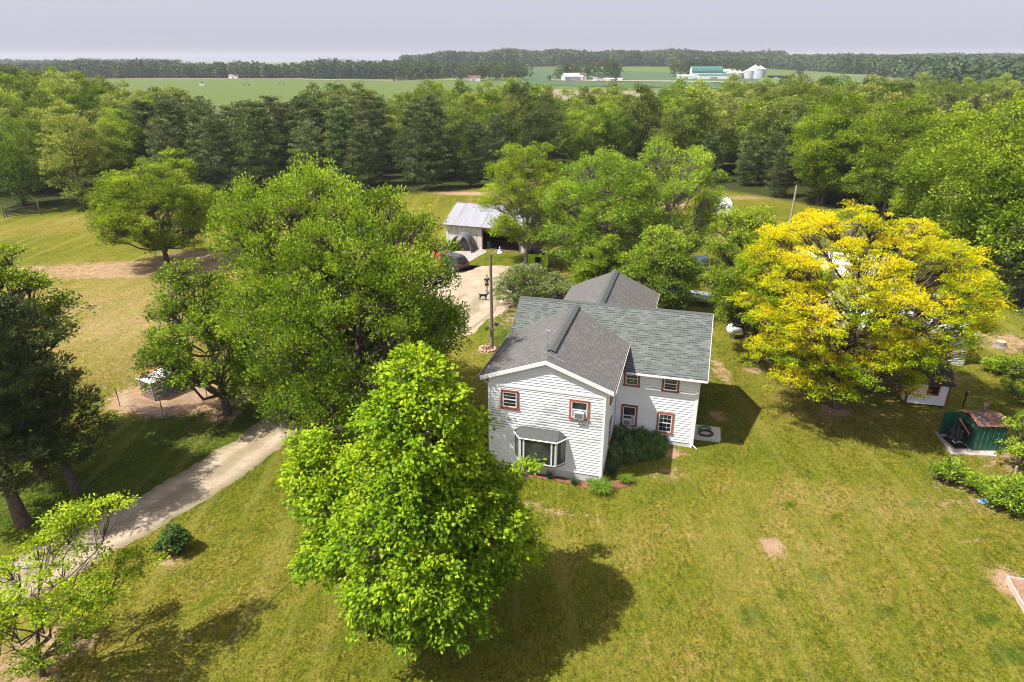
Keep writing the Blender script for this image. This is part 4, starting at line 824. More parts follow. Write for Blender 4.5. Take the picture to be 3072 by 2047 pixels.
gutter('gutter', XB + WB + .355, XB + WB + .475, yb2 + .6, YB1, ezb + rt - .03)
gutter('gutter', -W1 - OE - .125, -W1 - OE - .005, -OG, yi - .15, ezf + rt - .03)
for path in ([(OE + .06, .05, ezf - .02), (OE + .04, .06, ezf - .16), (.07, .1, ezf - .5), (.07, .1, .25), (.25, .0, .1)], [(-W1 - OE - .06, .05, ezf - .02), (-W1 - OE - .04, .06, ezf - .16), (-W1 - .07, .12, ezf - .5), (-W1 - .07, .12, .25)],
             [(W2 + .12, D1 - OE - .06, ez2 - .02), (W2 + .1, D1 - .15, ez2 - .3), (W2 + .09, D1 - .07, ez2 - .5), (W2 + .09, D1 - .07, .22), (W2 + .35, D1 - .25, .1)], [(.1, D1 - .1, H2 - .5), (.1, D1 - .1, .1)]):
    dp = MB(); dp.tube(path, .04, 6); dp.build('downspout', M_white, house)
# windows: part with sash, pane, muntin, air conditioner as sub-parts
def window(face, c0, c1, z0, z1, casing=M_casing, rows=2, cols=0, ac=None, glass=M_glass, name='window', low_cols=None):
    """face 'f' wall y=0, 'r' wall y=D1 (both facing the viewer) or 's' wall x=0; c0..c1 the extent along the wall"""
    def bx(mb, a0, a1, d0, d1, zz0, zz1):
        if face == 's': mb.box(d0, d1, a0, a1, zz0, zz1)
        else: y = 0 if face == 'f' else D1; mb.box(a0, a1, y - d1, y - d0, zz0, zz1)
    cw = .105; mb = MB(); bx(mb, c0, c1, .005, .075, z1 - cw, z1); bx(mb, c0 - .03, c1 + .03, .005, .11, z0, z0 + .09); bx(mb, c0, c0 + cw, .005, .07, z0 + .09, z1 - cw); bx(mb, c1 - cw, c1, .005, .07, z0 + .09, z1 - cw)
    wd = mb.build(name, casing, house); a, b, p0, p1 = c0 + cw, c1 - cw, z0 + .09, z1 - cw; s = .055; zm = (p0 + p1) / 2
    mb = MB(); bx(mb, a, b, .038, .064, p1 - s, p1); bx(mb, a, b, .038, .064, p0, p0 + s); bx(mb, a, a + s, .038, .066, p0 + s, p1 - s); bx(mb, b - s, b, .038, .066, p0 + s, p1 - s); bx(mb, a + s, b - s, .038, .064, zm - .03, zm + .03)
    mb.build('sash', M_sash, wd)
    mb = MB(); bx(mb, a + s, b - s, .0375, .045, p0 + s, p1 - s); mb.build('pane', glass, wd)
    if rows > 1 or cols:
        mb = MB()
        for h0, h1 in ((p0 + s, zm - .03), (zm + .03, p1 - s)):
            if ac and h1 < zm: continue
            if rows > 1: bx(mb, a + s, b - s, .046, .056, (h0 + h1) / 2 - .007, (h0 + h1) / 2 + .007)
            for k in range(1, cols or 1): x = a + s + (b - a - 2 * s) * k / cols; bx(mb, x - .006, x + .006, .046, .055, h0, h1)
        if mb.v: mb.build('muntin', M_sash, wd)
    if ac:
        mb = MB(); x0, x1 = ac; bx(mb, x0, x1, .035, .24, p0 + .02, p0 + .40); u = mb.build('air_conditioner', M_sash, wd)
        mb = MB(); bx(mb, x0 + .04, x1 - .04, .241, .246, p0 + .06, p0 + .36); mb.build('grille', plain('ac_grille', (.22, .24, .24), (.12, .13, .13), .6, 20), wd)
        mb = MB(); bx(mb, a + s, x0, .047, .06, p0 + s, zm - .03) if x0 > a + s + .03 else None; bx(mb, x1, b - s, .047, .06, p0 + s, zm - .03)
        mb.build('side_panel', plain('accordion_panel', (.42, .45, .5), (.3, .32, .38), .6, 5), wd)
    return wd
window('f', -5.80, -4.78, 4.02, 5.15, rows=2); window('f', -1.92, -.82, 3.92, 5.1, M_casing2, rows=1, ac=(-1.62, -1.1))
window('r', .45, 1.40, 3.72, 4.76, rows=2, cols=3); window('r', 2.72, 3.72, 3.66, 4.72, rows=2)
window('r', .42, 1.42, .98, 2.42, rows=1, ac=(.6, 1.05)); window('r', 2.62, 3.62, .80, 2.22, M_casing2, rows=2, cols=3)
window('s', 2.0, 2.95, 3.95, 5.05); window('s', 2.5, 3.5, 1.0, 2.5)
# bay window
bw = MB(); x0, x1, zb0, zb1, o_ = -5.0, -2.02, .98, 2.62, .62; xi0, xi1 = x0 + .45, x1 - .45
P = [(x0, -.005), (xi0, -o_), (xi1, -o_), (x1, -.005)]
bay = MB(); base = [Vector((q[0], q[1], zb0 - .06)) for q in P]; bay.face([Vector((q.x, q.y, zb0 + .03)) for q in base]); bay.face(base[::-1])
for i in range(3): bay.face([base[i], base[i + 1], base[i + 1] + Vector((0, 0, .09)), base[i] + Vector((0, 0, .09))])
bayo = bay.build('bay_window', M_casing, house)
fm = MB(); gm_ = MB()
def post(mb, a, b, t, za, zb_, d=.05):
    a = Vector((a[0], a[1], 0)); b = Vector((b[0], b[1], 0)); dd = (b - a); L = dd.length; dd.normalize(); n_ = Vector((dd.y, -dd.x, 0)); M = Matrix(((dd.x, n_.x, 0, a.x), (dd.y, n_.y, 0, a.y), (0, 0, 1, 0), (0, 0, 0, 1)))
    mb.box(t[0] * L if t[0] <= 1 else t[0], t[1] * L, -d / 2, d / 2, za, zb_, M=M); return L, M
for i, (a, b) in enumerate(((P[0], P[1]), (P[1], P[2]), (P[2], P[3]))):
    L = (Vector(a) - Vector(b)).length; w_ = .07 / L
    for t in ((0, w_), (1 - w_, 1)): post(fm, a, b, t, zb0 + .031, zb1, .07)
    post(fm, a, b, (w_, 1 - w_), zb0 + .031, zb0 + .10, .06); post(fm, a, b, (w_, 1 - w_), zb1 - .09, zb1, .06)
    post(gm_, a, b, (w_, 1 - w_), zb0 + .10, zb1 - .09, .01)
for xm in (-4.32, -2.72): fm.box(xm - .045, xm + .045, -o_ - .04, -o_ + .04, zb0 + .1, zb1 - .09)
fm.build('frame', M_sash, bayo); gm_.build('pane', M_glass, bayo)
rfm = MB(); zt_ = 3.02; e_ = .07
Q = [(x0 - e_, -.03, zb1 + .02), (xi0 - .03, -o_ - e_, zb1 - .0), (xi1 + .03, -o_ - e_, zb1 - .0), (x1 + e_, -.03, zb1 + .02)]; T_ = [(x0 + .38, -.03, zt_), (x1 - .38, -.03, zt_)]
for f in ([Q[0], Q[1], T_[0]], [Q[1], Q[2], T_[1], T_[0]], [Q[2], Q[3], T_[1]]): rfm.face([Vector(q) for q in f])
rfm.build('canopy', M_cap, bayo)
ft = MB()
for a, b in zip(Q[:-1], Q[1:]): ft.tube([Vector(a) - Vector((0, 0, .03)), Vector(b) - Vector((0, 0, .03))], .04, 4)
ft.build('trim', M_white, bayo)
cu = MB(); cu.box(-4.3, -4.12, -o_ + .08, -o_ + .1, zb0 + .1, zb1 - .1); cu.box(-2.6, -2.5, -o_ + .08, -o_ + .1, zb0 + .1, zb1 - .1)
# aerial on the roof
an = MB(); ax, ay = -3.3, .35; an.tube([(ax, ay, HR1 + .12), (ax, ay, HR1 + 1.75)], .018, 5)
for q in ((-.35, .2), (.35, .2), (0, -.35)): an.tube([(ax, ay, HR1 + .75), (ax + q[0], ay + q[1], HR1 + .1)], .01, 4)
an.tube([(ax + .1, ay, HR1 + .2), (ax + 1.0, ay - .05, HR1 - .1)], .012, 4); an.tube([(ax - .12, ay, HR1 + 1.6), (ax + .12, ay, HR1 + 1.6)], .012, 4)
an.build('aerial', M_metal, house)
vp = MB(); vp.lathe([(.045, 0), (.045, .35), (.06, .36), (.06, .4)], (XB + 1.3, 16.5, HRB + rt - sb * 1.3), 8); vp.build('vent_pipe', M_metal, house)
# concrete pad with hoses at the house end
HM = Matrix.Translation((HX, HY, 0)) @ Matrix.Rotation(HYAW, 4, 'Z')
pad = MB(); pad.box(-.8, .8, -.75, .75, 0, .5); p_ = HM @ Vector((W2 + .95, 7.0, 0))
pt = pad.build('concrete_slab', plain('pale_slab', (.62, .6, .56), (.48, .46, .43), .85, 3)); pt.location = p_; pt.rotation_euler = (0, 0, HYAW); tag(pt, 'pale square concrete slab against the right end of the house', 'slab')
pt.scale = (1.0, 1.0, .5)
def coil(name, c, r0, n, rad, m, lab, cat, fl=1.0):
    rr = np.random.default_rng(3); t = np.linspace(0, n * 2 * np.pi, n * 20); q = r0 * (1 + rr.normal(0, .02, len(t)) + .06 * np.sin(t * .37)); P_ = np.stack([q * np.cos(t) + .04 * np.sin(t * .11), q * np.sin(t) * fl, rad + t / (2 * np.pi) * rad * .8], 1)
    o = link_mesh(name, tubes_mesh(name, [(P_, np.full(len(t), rad))], 6), m); o.location = c; return tag(o, lab, cat)
coil('garden_hose', (HM @ Vector((W2 + .75, 7.28, .255))), .36, 5, .02, plain('green_hose', (.01, .25, .17), (.01, .2, .12), .5), 'coiled green garden hose on the concrete slab', 'hose', .6)
coil('garden_hose', (HM @ Vector((W2 + .85, 6.65, .255))), .42, 7, .024, plain('brown_hose', (.13, .07, .05), (.1, .05, .04), .5), 'coiled brown garden hose on the concrete slab', 'hose', .8)
# planting along the walls
mul = plain('red_mulch', (.30, .115, .075), (.11, .06, .035), .95, 5)
def hm(x, y): q = HM @ Vector((x, y, 0)); return Vector((q.x, q.y, 0))
ragged_sheet('mulch_bed', [hm(-6.4, -.05), hm(-3, -.05), hm(.05, -.05), hm(.25, .5), hm(1.4, 1.0), hm(1.75, .3), hm(1.2, -.15), hm(.2, -.75), hm(-1.6, -.62), hm(-3.2, -.5), hm(-5, -.5), hm(-6.5, -.42)], mul, .022, .1, 'structure', .15)
def blades(name, loc, n, H_, spread, m, label, width=.035, seed=1, cat='plant', arch=.6, group=None):
    rr = np.random.default_rng(seed); seg = 4; C = []; Dv = []; Nv = []; L = []; Wd = []; T = []
    for i in range(n):
        a = rr.random() * 6.283; h = H_ * rr.uniform(.65, 1.15); s = spread * rr.uniform(.3, 1.1); b = np.array([math.cos(a), math.sin(a), 0]); o = b * spread * .25 * rr.random() + rr.normal(0, spread * .12, 3) * [1, 1, 0]
        pts = [o + b * s * (t ** 1.6) + np.array([0, 0, h * (t - arch * t ** 3 * .8)]) for t in np.linspace(0, 1, seg + 1)]; tn_ = rr.normal(.5, .2)
        for p0, p1, wq in zip(pts[:-1], pts[1:], (1, 1, .85, .6)):
            d = p1 - p0; C.append((p0 + p1) / 2); Dv.append(d / np.linalg.norm(d)); Nv.append(unit(np.cross(np.cross(d, [0, 0, 1.]) + 1e-4, d))); L.append(np.linalg.norm(d) * 1.35); Wd.append(width * wq); T.append(tn_)
    me = leaf_mesh(name, np.array(C), np.array(Dv), np.array(Nv), L, np.array(Wd), np.array(T), fold=.0)
    o = link_mesh(name, me, m); o.location = loc; return tag(o, label, cat, group)
blades('daylily', hm(.1, -.75), 420, .85, .75, M_lily, 'large arching yellow green daylily clump at the front corner of the house', .04, 1)
blades('daylily', hm(1.35, .45), 260, .7, .5, M_lily, 'smaller bright green daylily at the end of the mulch bed', .035, 2)
blades('iris', hm(-2.85, -.38), 90, .55, .28, M_iris, 'blue green iris clump in the mulch under the right of the bay window', .04, 3, arch=.3)
blades('iris', hm(-1.45, -.5), 110, .5, .34, M_iris, 'blue green iris clump in the mulch midway between bay window and corner', .04, 4, arch=.3)
blades('iris', hm(-.55, -.35), 70, .5, .26, M_iris, 'small iris clump in the mulch close beside the big daylily', .035, 5, arch=.3)
blades('iris', hm(.55, .8), 160, .95, .5, M_iris, 'tall grey green iris clump at the foot of the side wall', .035, 6, arch=.35)
# weedy thicket in the inner corner
rr = np.random.default_rng(77); C = []; T_n = 520
cx = rr.uniform(.15, 3.3, T_n); cyy = D1 - .15 - rr.uniform(0, 1, T_n) ** 1.2 * np.interp(cx, [0, 1.5, 3.3], [3.6, 2.7, 1.3]); hh = rr.uniform(.05, 1.0, T_n) ** 1.6 * 1.25 * np.interp(cx, [0, 2.4, 3.3], [1.0, .9, .55]) * np.interp(D1 - cyy, [0, 3, 4], [1.1, .85, .55])
cen = np.stack([cx, cyy, hh * .7], 1); od = np.tile([[0, 0, 1.]], (T_n, 1)); a_ = spray_leaves(rr, cen, od, 70, .2, 1.5, .2, .2, .16, None, -.6, .3)
o = link_mesh('weed_thicket', leaf_mesh('weed_thicket', *a_), M_weed); o.location = (HX, HY, 0); o.rotation_euler = (0, 0, HYAW); tag(o, 'tall dark green weedy shrub filling the inner corner of the house walls', 'shrub')
# ================================================================ light pole, person, dog, yard things
p_ = D(1131, 800); pole = thing('light_pole', (p_.x, p_.y, 0), 0, 'tall grey wooden pole with a bent arm yard lamp beside the drive', 'light pole')
M_wood = plain('weathered_wood', (.26, .21, .17), (.13, .105, .09), .9, 4, stretch=(6, 6, .4), bmp=.01)
mb = MB(); mb.tube([(0, 0, 0), (-.02, .02, 4), (-.05, .02, 8.0)], [.15, .13, .11], 10); mb.build('pole', M_wood, pole)
mb = MB(); mb.tube([(-.05, 0, 7.6), (.15, .05, 8.05), (.45, .1, 8.25), (.62, .12, 8.2)], .025, 6); mb.build('arm', M_metal, pole)
mb = MB(); mb.lathe([(.04, .24), (.09, .2), (.1, .08), (.22, -.02), (.24, -.1), (.16, -.2), (.05, -.24)], (.68, .13, 8.15), 12); mb.build('lamp', plain('lamp_glass', (.75, .78, .8), (.6, .62, .66), .2), pole)
mb = MB(); mb.lathe([(.05, 0), (.06, .12), (.02, .16)], (.68, .13, 8.39), 8); mb.build('photocell', M_metal, pole)
mb = MB(); mb.box(-.22, .22, -.05, .05, 1.55, 1.63); mb.tube([(.0, -.12, 1.7), (.35, -.15, 2.3)], .012, 4); mb.tube([(0, -.12, 1.7), (-.35, -.15, 2.2)], .012, 4); mb.build('bracket', M_metal, pole)
def hang(off, m, lab):
    t = thing('hanging_basket', (p_.x + off[0], p_.y + off[1], off[2]), 0, lab, 'plant pot'); mb = MB(); mb.lathe([(.1, -.12), (.17, 0), (.18, .04)], (0, 0, 0), 12); mb.build('basket', M_black, t)
    rr = np.random.default_rng(int(off[0] * 100) + 90); C = rnd_dir(rr, 90) * .22; C[:, 2] = abs(C[:, 2]) * .8
    link_mesh('foliage', leaf_mesh('foliage', C, rnd_dir(rr, 90), unit(C), rr.uniform(.06, .12, 90), rr.uniform(.04, .07, 90), rr.random(90)), m, t)
M_purple = leafmat('purple_leaf', (.05, .02, .05), (.1, .04, .09), (.2, .1, .15), .1)
hang((.38, -.15, 2.15), M_purple, 'dark purple hanging basket on the right of the light pole'); hang((-.42, -.15, 1.8), M_small, 'dark green hanging basket on the left of the light pole')
# stone ringed flower bed at its foot
rr = random.Random(3); fb = thing('flower_bed', (p_.x - .35, p_.y - .3, 0), 0, 'small round flower bed ringed with pale reddish stones at the pole foot', 'flower bed')
mb = MB()
for k in range(13):
    a = k / 13 * 6.283; s = rr.uniform(.11, .17); M = Matrix.Translation((.62 * math.cos(a), .55 * math.sin(a), s * .6)) @ Matrix.Rotation(rr.random() * 3, 4, 'Z')
    mb.lathe([(s * .6, -s * .6), (s, 0), (s * .8, s * .5), (s * .3, s * .75)], M.translation, 7)
mb.build('stone', plain('red_stone', (.48, .27, .19), (.6, .42, .32), .9, 7), fb)
mb = MB(); mb.lathe([(.5, 0), (.5, .1), (.2, .16)], (0, 0, 0), 12); mb.build('soil', M_debris, fb)
rg = np.random.default_rng(9); C = rg.normal(0, .22, (160, 3)); C[:, 2] = .15 + abs(C[:, 2]); link_mesh('flower', leaf_mesh('flower', C, rnd_dir(rg, 160), unit(C + [0, 0, .5]), rg.uniform(.05, .11, 160), rg.uniform(.04, .09, 160), rg.random(160)), leafmat('pink_flower', (.1, .14, .03), (.5, .24, .18), (.75, .5, .42), .2), fb)
# skinned figures
def skin_body(name, verts, edges, radii, m, parent=None, sub=2, root=0):
    me = bpy.data.meshes.new(name); me.from_pydata(verts, edges, []); o = link_mesh(name, me, m, parent)
    md = o.modifiers.new('skin', 'SKIN'); md.use_smooth_shade = True
    for i, r_ in enumerate(radii): o.data.skin_vertices[0].data[i].radius = r_ if hasattr(r_, '__len__') else (r_, r_)
    o.data.skin_vertices[0].data[root].use_root = True
    s = o.modifiers.new('sub', 'SUBSURF'); s.levels = sub; s.render_levels = sub; return o
p_ = D(1119, 671); per = thing('person', (p_.x, p_.y, .02), R(200), 'person in a dark teal shirt and dark shorts walking on the gravel with arms down', 'person')
M_skin = plain('skin', (.55, .33, .24), (.48, .28, .2), .6)
V = [(0, 0, .96), (0, .01, 1.15), (0, .0, 1.38), (0, .01, 1.50), (0, .02, 1.62), (0, .03, 1.73),
     (.10, 0, .90), (.11, .12, .50), (.11, .02, .09), (.11, .14, .04), (-.10, 0, .90), (-.11, -.02, .50), (-.11, -.26, .13), (-.11, -.16, .05),
     (.19, 0, 1.42), (.25, -.06, 1.14), (.27, .06, .90), (-.19, 0, 1.42), (-.25, .06, 1.14), (-.27, .16, .92),
     (.275, .10, .82), (-.275, .21, .85)]
Ed = [(0, 1), (1, 2), (2, 3), (3, 4), (4, 5), (0, 6), (6, 7), (7, 8), (8, 9), (0, 10), (10, 11), (11, 12), (12, 13), (2, 14), (14, 15), (15, 16), (16, 20), (2, 17), (17, 18), (18, 19), (19, 21)]
Ra = [(.15, .11), (.14, .10), (.15, .10), .055, (.08, .095), (.07, .08), .09, .062, .042, .035, .09, .062, .042, .035, .055, .042, .032, .055, .042, .032, (.03, .02), (.03, .02)]
skin_body('body', V, Ed, Ra, M_skin, per)
# five fingers and a thumb side on each hand, kept small
fg = []
for sx, hx_, hy_, hz_2 in ((1, .275, .10, .82), (-1, -.275, .21, .85)):
    for k, (oy, L_) in enumerate(((-.028, .075), (-.010, .085), (.009, .08), (.026, .062))): fg.append((curve((hx_, hy_ + oy, hz_2 - .01), (hx_ - sx * .012, hy_ + oy + .012, hz_2 - .02 - L_), 3), np.array([.009, .008, .006])))
    fg.append((curve((hx_, hy_ + .03, hz_2 + .03), (hx_ - sx * .01, hy_ + .07, hz_2 - .03), 3), np.array([.011, .009, .007])))
link_mesh('finger', tubes_mesh('finger', fg, 5), M_skin, per)
SV = [(0, 0, 1.0), (0, .01, 1.2), (0, 0, 1.40), (.19, 0, 1.43), (.235, -.04, 1.24), (-.19, 0, 1.43), (-.235, .04, 1.24)]
skin_body('shirt', SV, [(0, 1), (1, 2), (2, 3), (3, 4), (2, 5), (5, 6)], [(.185, .14), (.17, .13), (.17, .12), .075, .065, .075, .065], plain('teal_shirt', (.03, .10, .12), (.015, .05, .07), .9, 30), per)
PV = [(0, 0, 1.0), (.10, 0, .88), (.115, .08, .60), (-.10, 0, .88), (-.115, -.01, .60)]
skin_body('shorts', PV, [(0, 1), (1, 2), (0, 3), (3, 4)], [(.17, .13), .12, .095, .12, .095], plain('dark_shorts', (.03, .07, .075), (.02, .04, .045), .9, 20), per)
mb = MB(); mb.lathe([(.075, 1.66), (.098, 1.71), (.1, 1.76), (.075, 1.815), (.02, 1.835)], (0, .015, 0), 14); mb.build('hair', plain('ginger_hair', (.30, .14, .05), (.2, .09, .03), .8, 30), per, smooth=True)
mb = MB(); mb.lathe([(.012, 0), (.018, .02), (.006, .05)], (0, .125, 1.655), 6)
for sx in (-1, 1): mb.lathe([(.008, -.01), (.014, 0), (.008, .01)], (sx * .03, .112, 1.70), 6); mb.lathe([(.012, -.03), (.016, 0), (.01, .03)], (sx * .088, .02, 1.69), 6)
mb.build('face', M_skin, per, smooth=True)
mb = MB()
for x, y, z in ((.11, .12, .04), (-.11, -.18, .05)): mb.box(x - .045, x + .045, y - .16, y + .1, 0, z + .03)
mb.build('shoe', M_dark, per)
p_ = D(1110.5, 690); dog = thing('dog', (p_.x, p_.y, .02), R(-105), 'small black dog standing on the drive near the walking person', 'dog')
V = [(0, -.30, .50), (0, 0, .50), (0, .28, .52), (0, .42, .66), (0, .52, .72), (0, .66, .68), (.09, .27, .30), (.09, .25, .16), (.09, .27, .02), (-.09, .27, .30), (-.09, .31, .16), (-.09, .29, .02),
     (.09, -.28, .32), (.09, -.40, .20), (.09, -.36, .02), (-.09, -.26, .32), (-.09, -.34, .20), (-.09, -.30, .02), (0, -.42, .58), (0, -.58, .72)]
skin_body('body', V, [(0, 1), (1, 2), (2, 3), (3, 4), (4, 5), (2, 6), (6, 7), (7, 8), (2, 9), (9, 10), (10, 11), (0, 12), (12, 13), (13, 14), (0, 15), (15, 16), (16, 17), (0, 18), (18, 19)],
          [(.11, .12), (.11, .13), (.12, .15), .08, .08, .035, .05, .03, .028, .05, .03, .028, .06, .035, .028, .06, .035, .028, .03, .015], plain('black_fur', (.018, .016, .016), (.01, .009, .009), .7), dog)
mb = MB()
for sx in (-1, 1): mb.lathe([(.035, 0), (.03, .05), (.005, .11)], (sx * .055, .48, .78), 6)
mb.build('ear', M_black, dog)
# ---------------------------------------------------------------- metal garage
ga = (-8.35, 83.1); yawg = -.325; gar = thing('metal_garage', (ga[0], ga[1], 0), yawg, 'white corrugated metal garage with streaky steel roof and an open red framed door', 'garage')
def corr(name, base, rust, st, sc_=9.0, rough=.5, metal=0):
    m, nt, p = newmat(name); v = coord(nt, 'UV'); sx = N(nt, 'ShaderNodeSeparateXYZ'); nt.links.new(v, sx.inputs[0]); w_ = mth(nt, 'SINE', mth(nt, 'MULTIPLY', sx.outputs[0], 6.283 * sc_))
    n = noise(nt, v, .8, 5, .6, stretch=(1.4, .22, 1)); n2 = noise(nt, v, .5, 4, .6, stretch=(2.2, .15, 1))
    c = ramp(nt, n, [(.3, tuple(x * .72 for x in base)), (.62, base)]); c = mixc(nt, mth(nt, 'MULTIPLY', ramp(nt, n2, [(.52, 0.), (.64, 1.)]), st), c, rust)
    nt.links.new(c, p.inputs['Base Color']); p.inputs['Roughness'].default_value = rough; p.inputs['Metallic'].default_value = metal; bump(nt, p, w_, .5, .02); return m
M_gw = corr('white_steel', (.74, .74, .72), (.45, .22, .06), .75, 5); M_gr = corr('steel_roof', (.33, .33, .36), (.15, .15, .18), .8, 4, .55, .0); M_wr = corr('white_steel_roof', (.80, .80, .84), (.6, .6, .66), .4, 4, .4)
M_redp = plain('faded_red_paint', (.33, .07, .05), (.25, .05, .04), .7, 5)
GL, GD, GE, GR = 10.9, 9.0, 3.0, 4.8; d0, d1, dh = 4.95, 9.75, 2.55
mb = MB(); t = .12
mb.box(0, d0, 0, t, 0, GE - .04); mb.box(d1, GL, 0, t, 0, GE - .04); mb.box(d0, d1, 0, t, dh, GE - .04)
for x in (0, GL - t):
    P0 = [(x, t + .001, 0), (x, GD, 0), (x, GD, GE - .04), (x, GD / 2, GR - .04), (x, t + .001, GE - .04)]; P1 = [(x + t, q[1], q[2]) for q in P0]; mb.face(P0); mb.face(P1[::-1])
    for i in range(5): j = (i + 1) % 5; mb.face([P0[j], P0[i], P1[i], P1[j]])
mb.box(t + .001, GL - t - .001, GD - t, GD, 0, GE - .04); mb.build('wall', M_gw, gar)
sg = (GR - GE) / (GD / 2)
for nm, pts, ed, up in (('roof', [(-.3, -.35, GE - sg * .35), (GL + .3, -.35, GE - sg * .35), (GL + .3, GD / 2, GR), (-.3, GD / 2, GR)], (1, 0, 0), (0, 1, sg)), ('roof', [(GL + .3, GD + .35, GE - sg * .35), (-.3, GD + .35, GE - sg * .35), (-.3, GD / 2 + .004, GR), (GL + .3, GD / 2 + .004, GR)], (-1, 0, 0), (0, -1, sg))):
    mb = MB(); mb.slab(pts, .06, 0, uvs(pts[0], ed, up, pts)); mb.build(nm, M_gr, gar)
M_rs = plain('rust_streak', (.42, .2, .07), (.6, .42, .22), .9, 3, stretch=(3, 3, .5))
for x_, w_, z0_, z1_ in ((4.15, .2, .05, 1.95), (3.35, .12, .3, 2.1), (3.0, .06, .4, 1.6)):
    mb = MB(); k_ = 12; rq = random.Random(int(x_ * 10)); L_ = [(x_ - w_ / 2 * rq.uniform(.3, 1), z0_ + (z1_ - z0_) * i / k_) for i in range(k_ + 1)]; R_ = [(x_ + w_ / 2 * rq.uniform(.3, 1), z0_ + (z1_ - z0_) * i / k_) for i in range(k_ + 1)]
    for i in range(k_): mb.face([(L_[i][0], -.0035, L_[i][1]), (R_[i][0], -.0035, R_[i][1]), (R_[i + 1][0], -.0035, R_[i + 1][1]), (L_[i + 1][0], -.0035, L_[i + 1][1])])
    mb.build('rust_streak', M_rs, gar)
mb = MB(); mb.box(-.32, GL + .32, GD / 2 - .12, GD / 2 + .12, GR + .005, GR + .05); mb.build('ridge_cap', plain('rusty_cap', (.38, .15, .08), (.3, .12, .08), .8, 3), gar)
mb = MB(); mb.box(-.3, GL + .3, -.47, -.36, GE - .2, GE - .1); mb.build('gutter', plain('dark_gutter', (.16, .09, .07), (.1, .07, .06), .7), gar)
mb = MB(); mb.box(d0 - .14, d0, -.05, -.004, 0, dh + .25); mb.box(d1, d1 + .14, -.05, -.004, 0, dh + .25); mb.box(d0, d1, -.05, -.004, dh - .05, dh + .25); mb.build('door_frame', M_redp, gar)
mb = MB(); mb.box(d0 - 2.6, d1 + .6, -.12, -.06, dh + .27, dh + .36); mb.build('door_rail', M_metal, gar)
mb = MB(); mb.box(d0 + .01, d1 - .01, .13, 5.0, .01, .03); mb.build('floor_mat', plain('dirt_floor', (.2, .12, .09), (.12, .08, .06), .95), gar)
mb = MB(); mb.box(t + .005, GL - t - .005, 5.0, 5.1, .0, GE); mb.build('partition', M_dark, gar)
mb = MB(); mb.box(2.9, d0 - .15, -.045, -.003, dh - .1, dh + .2); mb.build('panel', M_gw, gar)
GM = Matrix.Translation((ga[0], ga[1], 0)) @ Matrix.Rotation(yawg, 4, 'Z')
bt = thing('barrel', GM @ Vector((5.5, .75, .03)), 0, 'teal plastic barrel just inside the garage door', 'barrel'); mb = MB(); mb.lathe([(.27, 0), (.29, .1), (.3, .45), (.29, .8), (.27, .88)], (0, 0, 0), 16); mb.build('body', plain('teal_plastic', (.01, .16, .12), (.01, .12, .09), .5), bt); mb = MB(); mb.lathe([(.1, .88), (.1, .92)], (0, 0, 0), 10); mb.build('lid', M_black, bt)
# hoop shelter left of the garage
hs_ = thing('hoop_shelter', G(1381, 757), yawg + .05, 'arched grey tarpaulin shelter leaning against the left end of the garage', 'shelter')
mb = MB(); Rr, Lh, seg = 1.4, 1.9, 18; ar = [(Rr * math.cos(a), Rr * 1.5 * math.sin(a)) for a in np.linspace(0, math.pi, seg + 1)]
for i in range(seg):
    a, b = ar[i], ar[i + 1]; mb.slab([(a[0], 0, a[1]), (b[0], 0, b[1]), (b[0], Lh, b[1]), (a[0], Lh, a[1])], .03)
mb.build('cover', plain('grey_tarp', (.17, .18, .19), (.11, .115, .12), .6, 2), hs_)
mb = MB(); mb.tube([(a[0] * 1.01, -.03, a[1] * 1.01) for a in ar], .04, 5); mb.build('hoop', M_metal, hs_); mb = MB(); mb.tube([(a[0] * 1.01, Lh + .03, a[1] * 1.01) for a in ar], .04, 5); mb.build('hoop', M_metal, hs_)
mb = MB(); mb.box(-Rr, Rr, Lh * .5, Lh * .5 + .04, .0, 1.2); mb.build('back_panel', plain('pale_board', (.16, .14, .13), (.1, .09, .08), .8), hs_)
